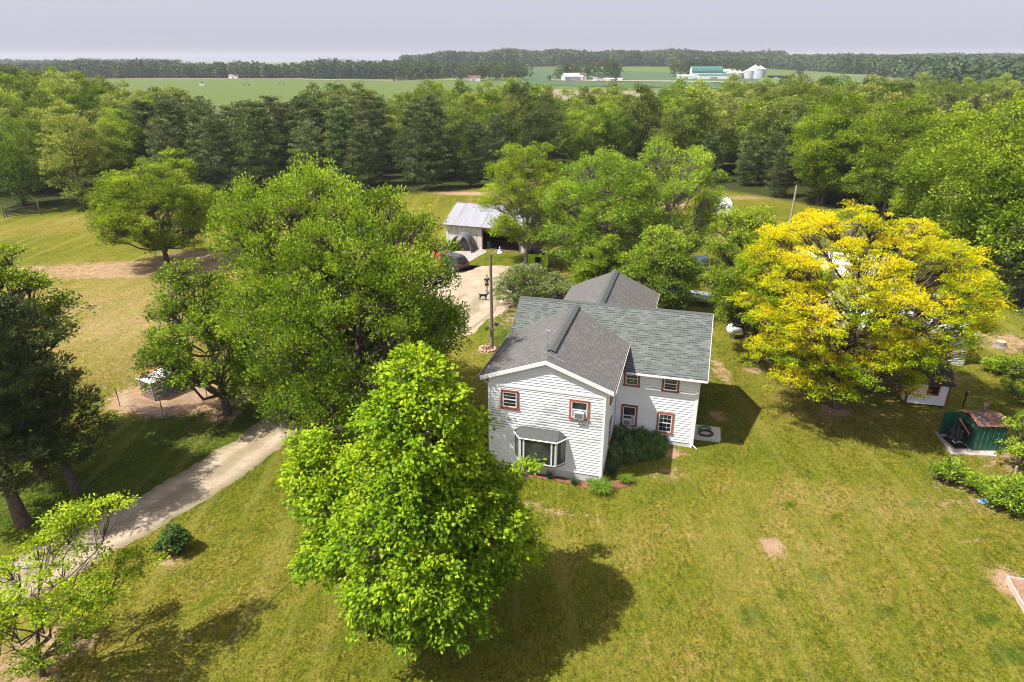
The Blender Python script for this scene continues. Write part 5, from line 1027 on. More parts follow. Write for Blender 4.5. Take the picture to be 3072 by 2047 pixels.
# dark car and red car
def car(name, loc, rz, paint, label, L=4.6, Wc=1.85, Hc=1.65):
    t = thing(name, loc, rz, label, 'car'); prof = [(-L / 2, .35), (-L / 2 + .02, .78), (-L / 2 + .14, .98), (-L / 2 + .55, Hc - .12), (-L / 2 + .95, Hc), (.35, Hc), (.75, Hc - .1), (1.2, 1.08), (L / 2 - .35, .92), (L / 2 - .05, .72), (L / 2, .38), (L / 2 - .15, .26), (-L / 2 + .15, .26)]
    bm = bmesh.new()
    def ring(y, s, inset): return [bm.verts.new((x * s, y * (1 - inset * max(0, (z - .95)) / .7), z)) for x, z in prof]
    rs = [ring(-Wc / 2, .985, .26), ring(-Wc / 2 * .9, 1, .2), ring(Wc / 2 * .9, 1, .2), ring(Wc / 2, .985, .26)]
    for a, b in zip(rs[:-1], rs[1:]):
        for i in range(len(prof)): j = (i + 1) % len(prof); bm.faces.new([a[i], a[j], b[j], b[i]])
    bm.faces.new(rs[0][::-1]); bm.faces.new(rs[-1]); bmesh.ops.recalc_face_normals(bm, faces=bm.faces); bmesh.ops.bevel(bm, geom=list(bm.edges), offset=.03, segments=1, affect='EDGES')
    me = bpy.data.meshes.new('body'); bm.to_mesh(me); bm.free(); link_mesh('body', me, paint, t)
    mb = MB(); mb.face([(-L / 2 + .17, -.66, 1.02), (-L / 2 + .17, .66, 1.02), (-L / 2 + .545, .58, Hc - .16), (-L / 2 + .545, -.58, Hc - .16)][::-1]); mb.box(-L / 2 + .02, -L / 2 + .1, -.2, .2, .5, .6)
    mb2 = MB(); mb2.slab([(-L / 2 + .13, .66, 1.02), (-L / 2 + .13, -.66, 1.02), (-L / 2 + .51, -.56, Hc - .15), (-L / 2 + .51, .56, Hc - .15)], .02); mb2.build('rear_window', M_glass, t)
    mb2 = MB(); mb2.slab([(.80, -.62, Hc - .11), (.80, .62, Hc - .11), (1.2, .7, 1.11), (1.2, -.7, 1.11)], .02); mb2.build('windscreen', M_glass, t)
    for s in (-1, 1):
        mb2 = MB(); y = s * (Wc / 2 + .002 - .03); mb2.slab([(-L / 2 + .75, s * (Wc / 2 - .03), 1.06), (.75, s * (Wc / 2 - .03), 1.06), (.45, s * (Wc / 2 - .20), Hc - .14), (-L / 2 + .95, s * (Wc / 2 - .20), Hc - .14)], .02); mb2.build('side_window', M_glass, t)
        mb2 = MB(); mb2.box(-L / 2 - .012, -L / 2 + .12, s * .62 - .16, s * .62 + .16, .78, .96) if s else None; mb2.build('tail_light', plain('red_lens', (.5, .01, .02), (.35, .01, .015), .2), t)
        for x in (-L / 2 + .85, L / 2 - .85):
            mb2 = MB(); yy = s * (Wc / 2 - .1); n_ = 18; ring_ = [(x + .34 * math.cos(a), .34 + .34 * math.sin(a)) for a in np.linspace(0, 2 * math.pi, n_, endpoint=False)]
            A_r = [(q[0], yy - .11, q[1]) for q in ring_]; B_r = [(q[0], yy + .11, q[1]) for q in ring_]; mb2.face(A_r); mb2.face(B_r[::-1])
            for i in range(n_): j = (i + 1) % n_; mb2.face([A_r[j], A_r[i], B_r[i], B_r[j]])
            wh = mb2.build('wheel', M_black, t); mb3 = MB(); yo = yy + s * .112; mb3.face([(x + .2 * math.cos(a), yo, .34 + .2 * math.sin(a)) for a in np.linspace(0, 2 * math.pi, 12, endpoint=False)]); mb3.build('rim', M_metal, wh)
    mb2 = MB(); mb2.box(-L / 2 - .02, -L / 2 + .05, -.8, .8, .36, .56); mb2.build('bumper', M_black, t); return t
cp, nt, p = newmat('dark_car_paint'); p.inputs['Base Color'].default_value = (.035, .035, .045, 1); p.inputs['Roughness'].default_value = .25; p.inputs['Coat Weight'].default_value = .6
cr, nt, p = newmat('red_car_paint'); p.inputs['Base Color'].default_value = (.4, .02, .015, 1); p.inputs['Roughness'].default_value = .3
p_ = G(1372, 808); car('parked_car', (p_.x - .9, p_.y + .6, .02), R(140), cp, 'dark car seen from behind with a red tail light left of the light pole')
p_ = G(1318, 812); car('parked_car', (p_.x - 1.2, p_.y + 2.0, .02), R(140), cr, 'red car mostly hidden by maple leaves beside the dark car', Hc=1.45)
# lime dumpster
p_ = G(1618, 795); dm_ = thing('dumpster', (p_.x, p_.y, 0), R(-12), 'lime green metal dumpster with a dark square sign beside the garage', 'dumpster'); ml = plain('lime_paint', (.42, .62, .02), (.36, .55, .02), .5)
mb = MB(); 
for pts in ([(-1.1, -.9, .12), (1.1, -.9, .12), (1.15, -.98, 1.5), (-1.15, -.98, 1.5)], [(1.1, .8, .12), (-1.1, .8, .12), (-1.15, .8, 1.75), (1.15, .8, 1.75)], [(1.1, -.9, .12), (1.1, .8, .12), (1.15, .8, 1.75), (1.15, -.98, 1.5)], [(-1.1, .8, .12), (-1.1, -.9, .12), (-1.15, -.98, 1.5), (-1.15, .8, 1.75)], [(-1.1, -.9, .12), (-1.1, .8, .12), (1.1, .8, .12), (1.1, -.9, .12)]): mb.face(pts)
for x in (-1.12, -.4, .4, 1.12): mb.box(x - .04, x + .04, -1.0, -.92, .15, 1.45)
mb.build('container', ml, dm_); mb = MB(); mb.box(-.32, .32, -1.03, -1.005, .55, 1.2); mb.build('sign', M_dark, dm_)
mb = MB(); mb.slab([(-1.15, -.98, 1.56), (1.15, -.98, 1.56), (1.15, .8, 1.82), (-1.15, .8, 1.82)], .04); mb.build('lid', M_black, dm_)
mb = MB(); mb.box(-1.28, -1.17, -.5, .4, .8, 1.0); mb.box(1.17, 1.28, -.5, .4, .8, 1.0); mb.build('fork_pocket', ml, dm_)
# horse trailer
p_ = G(2178, 655); tr_ = thing('horse_trailer', (p_.x, p_.y + 1.5, 0), R(-101), 'white rounded horse trailer parked beyond the trees near the wood', 'trailer')
mb = MB(); prof = [(-1.05, .5), (-1.05, 2.0), (-.9, 2.35), (-.5, 2.5), (.5, 2.5), (.9, 2.35), (1.05, 2.0), (1.05, .5)]; xs_ = [(-2.2, 1, 0), (1.9, 1, 0), (2.3, .82, -.12)]
rings = [[Vector((x, q[0] * s, .5 + (q[1] - .5) * (1 if s == 1 else .93))) for q in prof] for x, s, _ in xs_]
for a, b in zip(rings[:-1], rings[1:]):
    for i in range(len(prof)): j = (i + 1) % len(prof); mb.face([a[i], a[j], b[j], b[i]][::-1])
mb.face(rings[0]); mb.face(rings[-1][::-1]); mb.build('body', plain('white_gelcoat', (.8, .8, .8), (.72, .72, .74), .35), tr_)
for k in (-.45, .45): mb = MB(); mb.box(2.25, 2.34, k - .25, k + .25, 1.65, 1.85); mb.build('window', M_glass, tr_)
for x in (-.9, .0):
    for s in (-1, 1): mb = MB(); mb.tube([(x, s * 1.0, .36), (x, s * 1.2, .36)], .36, 14); mb.build('wheel', M_black, tr_)
mb = MB(); mb.tube([(2.3, .5, .45), (3.6, 0, .45)], .05, 6); mb.tube([(2.3, -.5, .45), (3.6, 0, .45)], .05, 6); mb.build('hitch', M_metal, tr_)
# utility pole stub near the wood
p_ = G(2366, 690); o = MB(); o.tube([(0, 0, 0), (.1, 0, 6.2)], [.16, .12], 8); o = o.build('utility_pole', plain('pale_pole', (.42, .36, .3), (.3, .25, .21), .9)); o.location = (p_.x, p_.y, 0); tag(o, 'plain grey wooden pole behind the top of the yellow tree', 'pole')
# ---------------------------------------------------------------- big white roofed shed behind the yellow tree
def white_shed(a, b, SH, SR, SD, label):
    A0 = G(*a, SH); B0 = G(*b, SH); dd = (B0 - A0); Lw = dd.length; bs = thing('machine_shed', (A0.x, A0.y, 0), math.atan2(dd.y, dd.x), label, 'shed')
    mb = MB(); P0 = [(0, .3, 0), (0, SD, 0), (0, SD, SH - .06), (0, SD / 2, SR - .1), (0, .3, SH - .06)]; P1 = [(Lw, q[1], q[2]) for q in P0]; mb.face(P0); mb.face(P1[::-1])
    for i in range(5): j = (i + 1) % 5; mb.face([P0[j], P0[i], P1[i], P1[j]])
    mb.build('wall', M_gw, bs); sg = (SR - SH) / (SD / 2)
    for pts, ed, up in (([(-.3, -.1, SH), (Lw + .3, -.1, SH), (Lw + .3, SD / 2, SR), (-.3, SD / 2, SR)], (1, 0, 0), (0, 1, sg)), ([(Lw + .3, SD + .4, SH), (-.3, SD + .4, SH), (-.3, SD / 2 + .004, SR), (Lw + .3, SD / 2 + .004, SR)], (-1, 0, 0), (0, -1, sg))):
        mb = MB(); mb.slab(pts, .06, 0, uvs(pts[0], ed, up, pts)); mb.build('roof', M_wr, bs)
    mb = MB(); mb.box(Lw * .3, Lw * .55, .2, .297, 0, 2.3); mb.build('door', M_found, bs)
white_shed((2500, 985), (2925, 1002), 2.8, 4.3, 9.5, 'white metal roofed shed showing at the right behind the yellow tree')
white_shed((2335, 842), (2700, 880), 3.0, 4.8, 11, 'second white metal roofed shed seen through the top of the yellow tree')
# lean-to and parked things glimpsed between the trees behind the house
p_ = G(2050, 905); lt = thing('flatbed_trailer', (p_.x, p_.y, 0), R(-20), 'grey flatbed trailer glimpsed between the trees right of the rear roof', 'trailer')
mb = MB(); mb.box(-2.6, 2.6, -1.1, 1.1, .75, .85); mb.build('deck', plain('grey_deck', (.34, .35, .4), (.25, .26, .3), .7, 2), lt); mb = MB(); mb.box(-2.6, 2.6, -1.14, -1.1, .6, .9); mb.box(-2.6, 2.6, 1.1, 1.14, .6, .9); mb.box(2.6, 2.66, -1.1, 1.1, .6, 1.3); mb.build('rail', M_metal, lt)
for x in (-.9, 0): 
    for s in (-1, 1): mb = MB(); mb.tube([(x, s * .85, .35), (x, s * 1.08, .35)], .35, 12); mb.build('wheel', M_black, lt)
p_ = G(2055, 812); bt = thing('boat', (p_.x, p_.y, 0), R(25), 'pale blue covered boat glimpsed through the leaves behind the house', 'boat')
mb = MB(); st = [(-2.6, .9, .5), (-1, 1.05, .45), (1, 1.0, .45), (2.2, .6, .6), (3.0, .05, .9)]
rg_ = [[Vector((x, -wd, 1.3)), Vector((x, -wd * .8, .8)), Vector((x, 0, kz)), Vector((x, wd * .8, .8)), Vector((x, wd, 1.3)), Vector((x, 0, 1.55))] for x, wd, kz in st]
for a, b in zip(rg_[:-1], rg_[1:]):
    for i in range(6): j = (i + 1) % 6; mb.face([a[i], a[j], b[j], b[i]])
mb.face(rg_[0][::-1]); mb.face(rg_[-1]); mb.build('hull', plain('pale_blue_cover', (.42, .56, .68), (.34, .46, .58), .6, 2), bt)
mb = MB(); mb.box(-1.6, 1.6, -.5, .5, .25, .45); mb.tube([(1.6, 0, .4), (3.6, 0, .45)], .05, 6); mb.build('cradle', M_metal, bt)
p_ = G(2042, 938); tb_ = thing('patio_table', (p_.x, p_.y, 0), 0, 'round glass topped patio table just behind the main roof', 'table'); mb = MB(); mb.lathe([(.0, .70), (.62, .70), (.62, .73), (0, .73)], (0, 0, 0), 20); mb.build('table_top', M_glass2, tb_)
for k in range(4): mb = MB(); a = k * math.pi / 2 + .6; mb.tube([(.45 * math.cos(a), .45 * math.sin(a), .7), (.52 * math.cos(a), .52 * math.sin(a), 0)], .02, 6); mb.build('leg', M_metal, tb_)
p_ = G(2117, 885); o = MB(); o.tube([(0, 0, 0), (0, 0, 4.0)], .03, 6); o = o.build('flag_pole', M_metal); o.location = (p_.x, p_.y, 0); tag(o, 'thin grey metal mast behind the right end of the house', 'mast')
p_ = G(2215, 1012); sc_ = thing('propane_tank', (p_.x, p_.y, 0), R(15), 'white propane tank behind the slim tree right of the house', 'tank'); mb = MB()
mb.tube([(-1.15, 0, .85), (-1.05, 0, .85), (-.85, 0, .85), (.85, 0, .85), (1.05, 0, .85), (1.15, 0, .85)], [.12, .36, .48, .48, .36, .12], 16); mb.build('tank', M_white, sc_, smooth=True); [(lambda b_: (b_.box(x_, x_ + .15, -.3, .3, 0, .42), b_.build('foot', M_metal, sc_)))(MB()) for x_ in (-.7, .55)]; mb = MB(); mb.lathe([(.12, 1.3), (.14, 1.45), (.06, 1.5)], (0, 0, 0), 10); mb.build('valve_cover', M_white, sc_)
# ---------------------------------------------------------------- small playhouse shed
A0 = G(2714, 1212); B0 = G(2834, 1224); dd = B0 - A0; yw = math.atan2(dd.y, dd.x); Lw = dd.length; sh = thing('garden_shed', (A0.x, A0.y, .12), yw, 'small weathered white shed with red trim and black roof under the yellow tree', 'shed')
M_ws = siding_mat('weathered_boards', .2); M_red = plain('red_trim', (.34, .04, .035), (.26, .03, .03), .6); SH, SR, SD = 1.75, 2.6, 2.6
mb = MB(); mb.box(.0, Lw, 0, SD, 0, .02); P0 = [(0, 0, .02), (0, SD, .02), (0, SD, SH - .05), (0, SD / 2, SR - .05), (0, 0, SH - .05)]; P1 = [(Lw, q[1], q[2]) for q in P0]; mb.face(P0); mb.face(P1[::-1])
for i in range(5): j = (i + 1) % 5; mb.face([P0[j], P0[i], P1[i], P1[j]])
mb.build('wall', M_found, sh)
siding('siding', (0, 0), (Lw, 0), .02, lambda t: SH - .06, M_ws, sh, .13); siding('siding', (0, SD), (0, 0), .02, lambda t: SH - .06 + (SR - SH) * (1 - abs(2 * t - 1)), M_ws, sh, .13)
mb = MB(); mb.box(-.05, .07, -.05, -.028, 0, SH - .1); mb.box(Lw - .07, Lw + .05, -.05, -.028, 0, SH - .1); mb.box(-.05, -.028, -.028, .08, 0, SH - .1); mb.box(.08, Lw - .08, -.045, -.028, SH - .2, SH - .1)
for sy in (0, 1):
    a = Vector((-.24, -.22 if sy == 0 else SD + .22, SH - .18)); b = Vector((-.24, SD / 2, SR + .02)); P0 = [a, b, b - Vector((0, 0, .14)), a - Vector((0, 0, .14))]; P1 = [q + Vector((.03, 0, 0)) for q in P0]; mb.face(P0); mb.face(P1[::-1])
    for i in range(4): j = (i + 1) % 4; mb.face([P0[j], P0[i], P1[i], P1[j]])
mb.build('trim', M_red, sh); sg = (SR - SH) / (SD / 2)
for pts in ([(-.2, -.22, SH - sg * .22), (Lw + .2, -.22, SH - sg * .22), (Lw + .2, SD / 2, SR), (-.2, SD / 2, SR)], [(Lw + .2, SD + .22, SH - sg * .22), (-.2, SD + .22, SH - sg * .22), (-.2, SD / 2 + .003, SR), (Lw + .2, SD / 2 + .003, SR)]):
    mb = MB(); mb.slab(pts, .05); mb.build('roof', plain('black_roofing', (.035, .033, .034), (.02, .019, .02), .85, 6), sh)
mb = MB(); a, b, z0, z1 = Lw * .46, Lw * .76, .75, 1.5
mb.box(a, b, -.06, -.028, z1 - .09, z1); mb.box(a, b, -.06, -.028, z0, z0 + .09); mb.box(a, a + .09, -.058, -.028, z0 + .09, z1 - .09); mb.box(b - .09, b, -.058, -.028, z0 + .09, z1 - .09); wd = mb.build('window', M_red, sh)
mb = MB(); mb.box(a + .09, b - .09, -.048, -.037, z0 + .09, z1 - .09); mb.build('pane', M_dark, wd)
mb = MB(); mb.box(-.055, -.03, .9, 1.65, .02, 1.5); mb.build('door', M_red, sh); mb = MB(); mb.box(.1, Lw - .1, .1, SD - .1, -.12, 0); mb.build('skid', M_dark, sh)
# ---------------------------------------------------------------- outdoor wood boiler on its slab
q = [G(2802, 1298), G(2853, 1364), G(2990, 1372), G(2985, 1310)]; bm = MB(); z_ = .08
bm.slab([(v.x, v.y, z_) for v in q], .1); o = bm.build('boiler_slab', plain('stained_concrete', (.55, .48, .42), (.33, .27, .25), .9, 1.6, lo=.3, hi=.7)); tag(o, 'stained pale concrete slab under the green wood boiler', 'slab')
A0 = G(2915, 1352, .08); B0 = G(2986, 1354, .08); yw = -.02; Wb = 1.75; bo = thing('wood_boiler', (A0.x, A0.y, .08), yw, 'green metal outdoor wood boiler with rusty roof and short flue', 'boiler')
gm2 = corr('green_steel', (.018, .115, .075), (.05, .035, .02), .25, 2.6, .45); BL, BH, BR = 1.9, 1.75, 2.05
mb = MB(); mb.box(0, Wb, 0, BL, .06, BH); mb.build('body', gm2, bo)
mb = MB()
for k in range(6): x = .12 + k * (Wb - .24) / 5; mb.box(x - .015, x + .015, -.03, -.003, .08, BH - .02)
mb.build('rib', plain('green_rib', (.06, .25, .17), (.03, .17, .11), .4), bo)
mb = MB(); ov = .1
mb.slab([(-ov, -ov, BH - .02), (Wb + ov, -ov, BH - .02), (Wb + ov, BL / 2, BR), (-ov, BL / 2, BR)], .05); mb.slab([(Wb + ov, BL + ov, BH - .02), (-ov, BL + ov, BH - .02), (-ov, BL / 2, BR), (Wb + ov, BL / 2, BR)], .05)
mb.build('roof', plain('rusty_roof', (.32, .13, .07), (.10, .085, .085), .7, 1.3, stretch=(2.2, .4, 1), lo=.42, hi=.6), bo)
mb = MB(); mb.lathe([(.1, 0), (.1, .45), (.17, .46), (.17, .52), (.12, .56), (.13, .62), (.04, .66)], (Wb * .62, BL * .72, BR - .12), 12); mb.build('flue', plain('rusty_flue', (.22, .13, .1), (.12, .09, .08), .8), bo)
mb = MB(); mb.box(-.06, -.003, .35, 1.35, .35, 1.35); fd = mb.build('firebox_door', M_black, bo); mb = MB(); mb.tube([(-.1, .45, 1.0), (-.13, .45, .8)], .02, 6); mb.build('handle', M_metal, fd)
mb = MB(); mb.box(-1.0, -.04, BL - .14, BL - .08, .1, 1.7); mb.build('side_panel', gm2, bo)
mb = MB(); mb.box(-.9, -.1, .2, 1.5, .0, .05); mb.build('base_plate', M_black, bo)
w_ = thing('tool_handle', (A0.x - .15, A0.y + .8, .08), 0, 'orange handled poker leaning on the boiler front', 'tool'); mb = MB(); mb.tube([(-.5, .1, 1.75), (.0, -.35, .95)], .045, 6); mb.build('shaft', plain('orange_handle', (.45, .18, .08), (.36, .14, .07), .6), w_)
tp = thing('tarpaulin', (A0.x - .55, A0.y + 1.0, .08), 0, 'crumpled dark tarpaulin heaped on the slab beside the boiler door', 'tarp'); rr = np.random.default_rng(4); bmh = bmesh.new(); bmesh.ops.create_icosphere(bmh, subdivisions=4, radius=.45)
for v_ in bmh.verts: n_ = 1 + .22 * math.sin(v_.co.x * 14) * math.cos(v_.co.y * 11) + .12 * math.sin(v_.co.z * 23 + v_.co.x * 7); v_.co = Vector((v_.co.x * n_ * .85, v_.co.y * n_, max(0, v_.co.z * n_ * 1.5 + .5)))
me = bpy.data.meshes.new('sheet'); bmh.to_mesh(me); bmh.free(); link_mesh('sheet', me, plain('dark_tarp', (.022, .024, .035), (.035, .035, .05), .45, 5), tp)
mb = MB(); mb.tube([(-.35, -.35, .35), (-.2, -.45, .2), (.1, -.45, .3), (.3, -.4, .15)], .02, 5); mb.build('rope', M_white, tp)
p_ = G(2888, 1222); fh = thing('hydrant', (p_.x, p_.y, 0), R(20), 'dark iron yard pump standing between the small shed and the boiler', 'pump'); mb = MB(); mb.tube([(0, 0, 0), (0, 0, .9)], .05, 8); mb.build('column', M_black, fh); mb = MB(); mb.lathe([(.07, .9), (.09, 1.0), (.07, 1.15), (.03, 1.2)], (0, 0, 0), 8); mb.build('head', M_black, fh); mb = MB(); mb.tube([(0, 0, 1.1), (.25, 0, 1.2), (.4, 0, 1.0)], .02, 5); mb.build('handle', M_metal, fh); mb = MB(); mb.tube([(0, 0, .95), (-.2, 0, .93), (-.22, 0, .85)], .03, 6); mb.build('spout', M_black, fh)
# ---------------------------------------------------------------- old fence line, stump, rubbish, raised bed
def post_(u, v, H_, tilt, lab, rad=.075, m=None):
    p_ = G(u, v); mb = MB(); mb.tube([(0, 0, 0), (tilt * .5, 0, H_ * .5), (tilt, .02, H_)], [rad, rad * .95, rad * .85], 8); o = mb.build('fence_post', m or plain('grey_post', (.42, .36, .3), (.26, .22, .19), .9, 5)); o.location = (p_.x, p_.y, 0); return tag(o, lab, 'post', 'old fence posts on the right')
post_(2838, 1450, 1.35, .22, 'leaning grey wooden post standing in the small bush'); post_(3040, 1440, .9, -.05, 'short grey wooden post near the right picture edge')
p_ = G(3000, 1040); st = thing('tree_stump', (p_.x, p_.y, 0), 0, 'pale cut tree stump on bare soil at the right', 'stump'); mb = MB(); mb.lathe([(.55, 0), (.42, .15), (.38, .45)], (0, 0, 0), 11); mb.build('trunk', M_barkl, st); mb = MB(); mb.lathe([(.0, .451), (.36, .452), (.36, .47), (0, .475)], (0, 0, 0), 11); mb.build('cut_face', plain('cut_wood', (.6, .42, .28), (.5, .33, .2), .8), st)
rr = np.random.default_rng(12); p_ = G(2948, 1508); me = leaf_mesh('plastic_bag', rnd_dir(rr, 60) * [.2, .14, .09] + [0, 0, .08], rnd_dir(rr, 60), rnd_dir(rr, 60), rr.uniform(.1, .2, 60), rr.uniform(.08, .14, 60), rr.random(60)); o = link_mesh('plastic_bag', me, plain('blue_plastic', (.10, .28, .6), (.3, .45, .7), .4, 9)); o.location = p_; tag(o, 'crumpled blue plastic bag on the ground below the old fence line', 'bag')
p_ = D(1189, 1224); bk = thing('bucket', (p_.x, p_.y, .0), 0, 'light blue plastic ball like tub on the lawn right of the catalpa', 'tub'); mb = MB(); mb.lathe([(.13, 0), (.18, .12), (.19, .22), (.14, .34), (.05, .38)], (0, 0, 0), 14); mb.build('body', plain('light_blue', (.15, .42, .68), (.12, .36, .6), .4), bk, smooth=True); mb = MB(); mb.tube([(-.15, 0, .3), (0, 0, .45), (.15, 0, .3)], .01, 5); mb.build('handle', M_metal, bk)
q0 = G(3015, 1741); q1 = G(3072, 1843); e1 = (q1 - q0).normalized(); e2 = Vector((-e1.y, e1.x, 0)); e2 = e2 if e2.x > 0 else -e2; L1, L2 = 2.6, 1.5; mb = MB(); fr_ = thing('raised_bed', (q0.x, q0.y, 0), 0, 'wood framed raised garden bed of dry soil cut by the right edge', 'garden bed')
M = Matrix(((e1.x, e2.x, 0, 0), (e1.y, e2.y, 0, 0), (0, 0, 1, 0), (0, 0, 0, 1)))
mb.box(0, L1, 0, .05, 0, .28, M=M); mb.box(0, .05, .05, L2, 0, .27, M=M); mb.box(.05, L1, L2 - .05, L2, 0, .27, M=M); mb.box(L1 - .05, L1, .05, L2 - .05, 0, .27, M=M); mb.build('board', plain('pink_grey_board', (.62, .5, .45), (.48, .38, .34), .85, 6), fr_)
mb = MB(); mb.box(.05, L1 - .05, .05, L2 - .05, 0, .14, M=M); mb.build('soil', plain('bed_soil', (.36, .22, .14), (.2, .12, .08), .95, 7, bmp=.03), fr_)
# ---------------------------------------------------------------- pallet shelter, wire pen, metal gate
p_ = D(368, 905); ps = thing('pallet_shelter', (p_.x, p_.y, 0), R(-32), 'goat shelter knocked together from pallets with a white and rust sheet roof', 'shelter'); Wp, Dp, Hp = 1.5, 1.7, 1.35
mp = plain('grey_pallet', (.36, .29, .27), (.22, .17, .16), .9, 5); mbp = plain('blue_pallet', (.16, .3, .48), (.2, .26, .34), .8, 5)
mb = MB()
for k in range(7): x = -Wp / 2 + .04 + k * (Wp - .08) / 6; mb.box(x - .045, x + .045, -Dp / 2 - .02, -Dp / 2, 0, Hp)
for z in (.06, Hp / 2, Hp - .1): mb.box(-Wp / 2, Wp / 2, -Dp / 2 + .001, -Dp / 2 + .08, z, z + .09)
mb.build('pallet', mp, ps); mb = MB()
for k in range(6): z = .05 + k * .22; mb.box(Wp / 2, Wp / 2 + .02, -Dp / 2, Dp / 2, z, z + .1)
for y in (-Dp / 2, 0, Dp / 2 - .08): mb.box(Wp / 2 - .09, Wp / 2 - .001, y, y + .08, 0, Hp)
mb.build('pallet', mbp, ps); mb = MB()
for k in range(6): z = .05 + k * .22; mb.box(-Wp / 2 - .02, -Wp / 2, -Dp / 2, Dp / 2, z, z + .1)
mb.box(-Wp / 2, Wp / 2, Dp / 2, Dp / 2 + .02, 0, Hp); mb.build('pallet', mp, ps)
mb = MB(); mb.slab([(-Wp / 2 - .15, -Dp / 2 - .15, Hp + .08), (Wp / 2 + .15, -Dp / 2 - .15, Hp + .08), (Wp / 2 + .15, Dp / 2 + .2, Hp + .28), (-Wp / 2 - .15, Dp / 2 + .2, Hp + .28)], .03); mb.build('roof', plain('flaking_white_sheet', (.72, .72, .76), (.55, .5, .5), .5, 3), ps)
mb = MB(); mb.slab([(-Wp / 2 - .15, -Dp / 2 - .1, Hp + .118), (-Wp / 2 + .2, -Dp / 2 - .1, Hp + .118), (-Wp / 2 + .2, Dp / 2 + .2, Hp + .315), (-Wp / 2 - .15, Dp / 2 + .2, Hp + .315)], .02); mb.build('rusty_sheet', plain('rust_sheet', (.42, .16, .08), (.3, .11, .06), .8, 4), ps)
c0, c1, c2 = G(300 + 285 * .2125, 1050 + 800 * .2125), G(300 + 910 * .2125, 1050 + 980 * .2125), G(300 + 1520 * .2125, 1050 + 690 * .2125); cm = G(340, 1120)
fn = thing('wire_fence', (c1.x, c1.y, 0), 0, 'sagging wire mesh fence round the bare earth pen with thin steel posts', 'fence'); M_wire = plain('fence_wire', (.66, .56, .5), (.5, .42, .36), .6)
lines = []; Hf = 1.15
for a, b, zz in ((c0, c1, (1, 1)), (c1, c2, (1, .9))):
    a = np.array(a - c1); b = np.array(b - c1); L_ = np.linalg.norm(b - a)
    for k in range(8): h = .06 + k * (Hf - .08) / 7; P_ = curve(a + [0, 0, h], b + [0, 0, h * zz[1]], 12, sag=-.07 * (k + 1) / 8, wob=.012, r=rr); lines.append((P_, np.full(12, .013)))
    n_ = int(L_ / .16)
    for k in range(1, n_): f = k / n_; q = a + (b - a) * f; lines.append((np.array([q + [0, 0, .05], q + [0, 0, Hf * (1 - .03) - .07 * math.sin(math.pi * f)]]), np.full(2, .008)))
link_mesh('mesh', tubes_mesh('mesh', lines, 4), M_wire, fn)
for c_ in (c0, c1, c2): mb = MB(); q = c_ - c1; mb.tube([(q.x, q.y, 0), (q.x - .02, q.y, 1.45)], .028, 6); mb.build('post', plain('rusty_post', (.09, .055, .045), (.06, .04, .035), .8), fn)
mb = MB(); mb.box(.02, .14, -.03, -.01, .35, .6); mb.build('tag', M_sash, fn)
a = G(22, 655); b = G(115, 645); gt = thing('metal_gate', (a.x, a.y, 0), math.atan2((b - a).y, (b - a).x), 'dark tubular metal gate at the far left of the pasture', 'gate'); Lg = (b - a).length; mb = MB()
for k in range(6): mb.tube([(0, 0, .25 + k * .22), (Lg, 0, .25 + k * .22)], .055, 5)
for x in (0, Lg / 2, Lg): mb.tube([(x, 0, .2), (x, 0, 1.4)], .06, 5)
mb.build('bar', plain('dark_gate_metal', (.09, .08, .08), (.06, .055, .055), .7), gt)
for x in (-.3, Lg + .3): mb = MB(); mb.tube([(x, 0, 0), (x, 0, 2.0)], .1, 7); mb.build('post', M_wood, gt)
lines = []; rr = np.random.default_rng(15)
twig(np.array([0, 0, .03]), unit(np.array([.8, -.5, .05])), .5, .018, 2); o = link_mesh('fallen_branch', tubes_mesh('fallen_branch', lines, 5), M_dead); o.location = D(420, 1462); tag(o, 'small pale fallen branch lying on the lower left lawn', 'branch')
lines = []; twig(np.array([0, 0, 2.2]), unit(np.array([-1, -.25, .1])), 2.0, .04, 3); o = link_mesh('dead_limb', tubes_mesh('dead_limb', lines, 5), M_dead); q = D(1925, 945); o.location = (q.x - .4, q.y - .6, 0); tag(o, 'bare dead limb sticking out left of the yellow tree trunk', 'branch')
# overhead service cables
def cable(name, a, b, sag, rad, lab):
    P_ = curve(np.array(a), np.array(b), 24, sag=-sag); o = link_mesh(name, tubes_mesh(name, [(P_, np.full(24, rad))], 5), plain('cable_sheath', (.09, .07, .06), (.05, .045, .04), .6)); return tag(o, lab, 'cable')
cable('overhead_cable', DY(380, 1595, 14), DY(690, 1315, 21), .12, .016, 'thin dark overhead cable crossing the lower lawn towards the catalpa')
cable('overhead_cable', DY(-60, 1508, 14), DY(34, 1462, 17.5), .05, .014, 'short length of dark cable entering the young tree at the left edge')
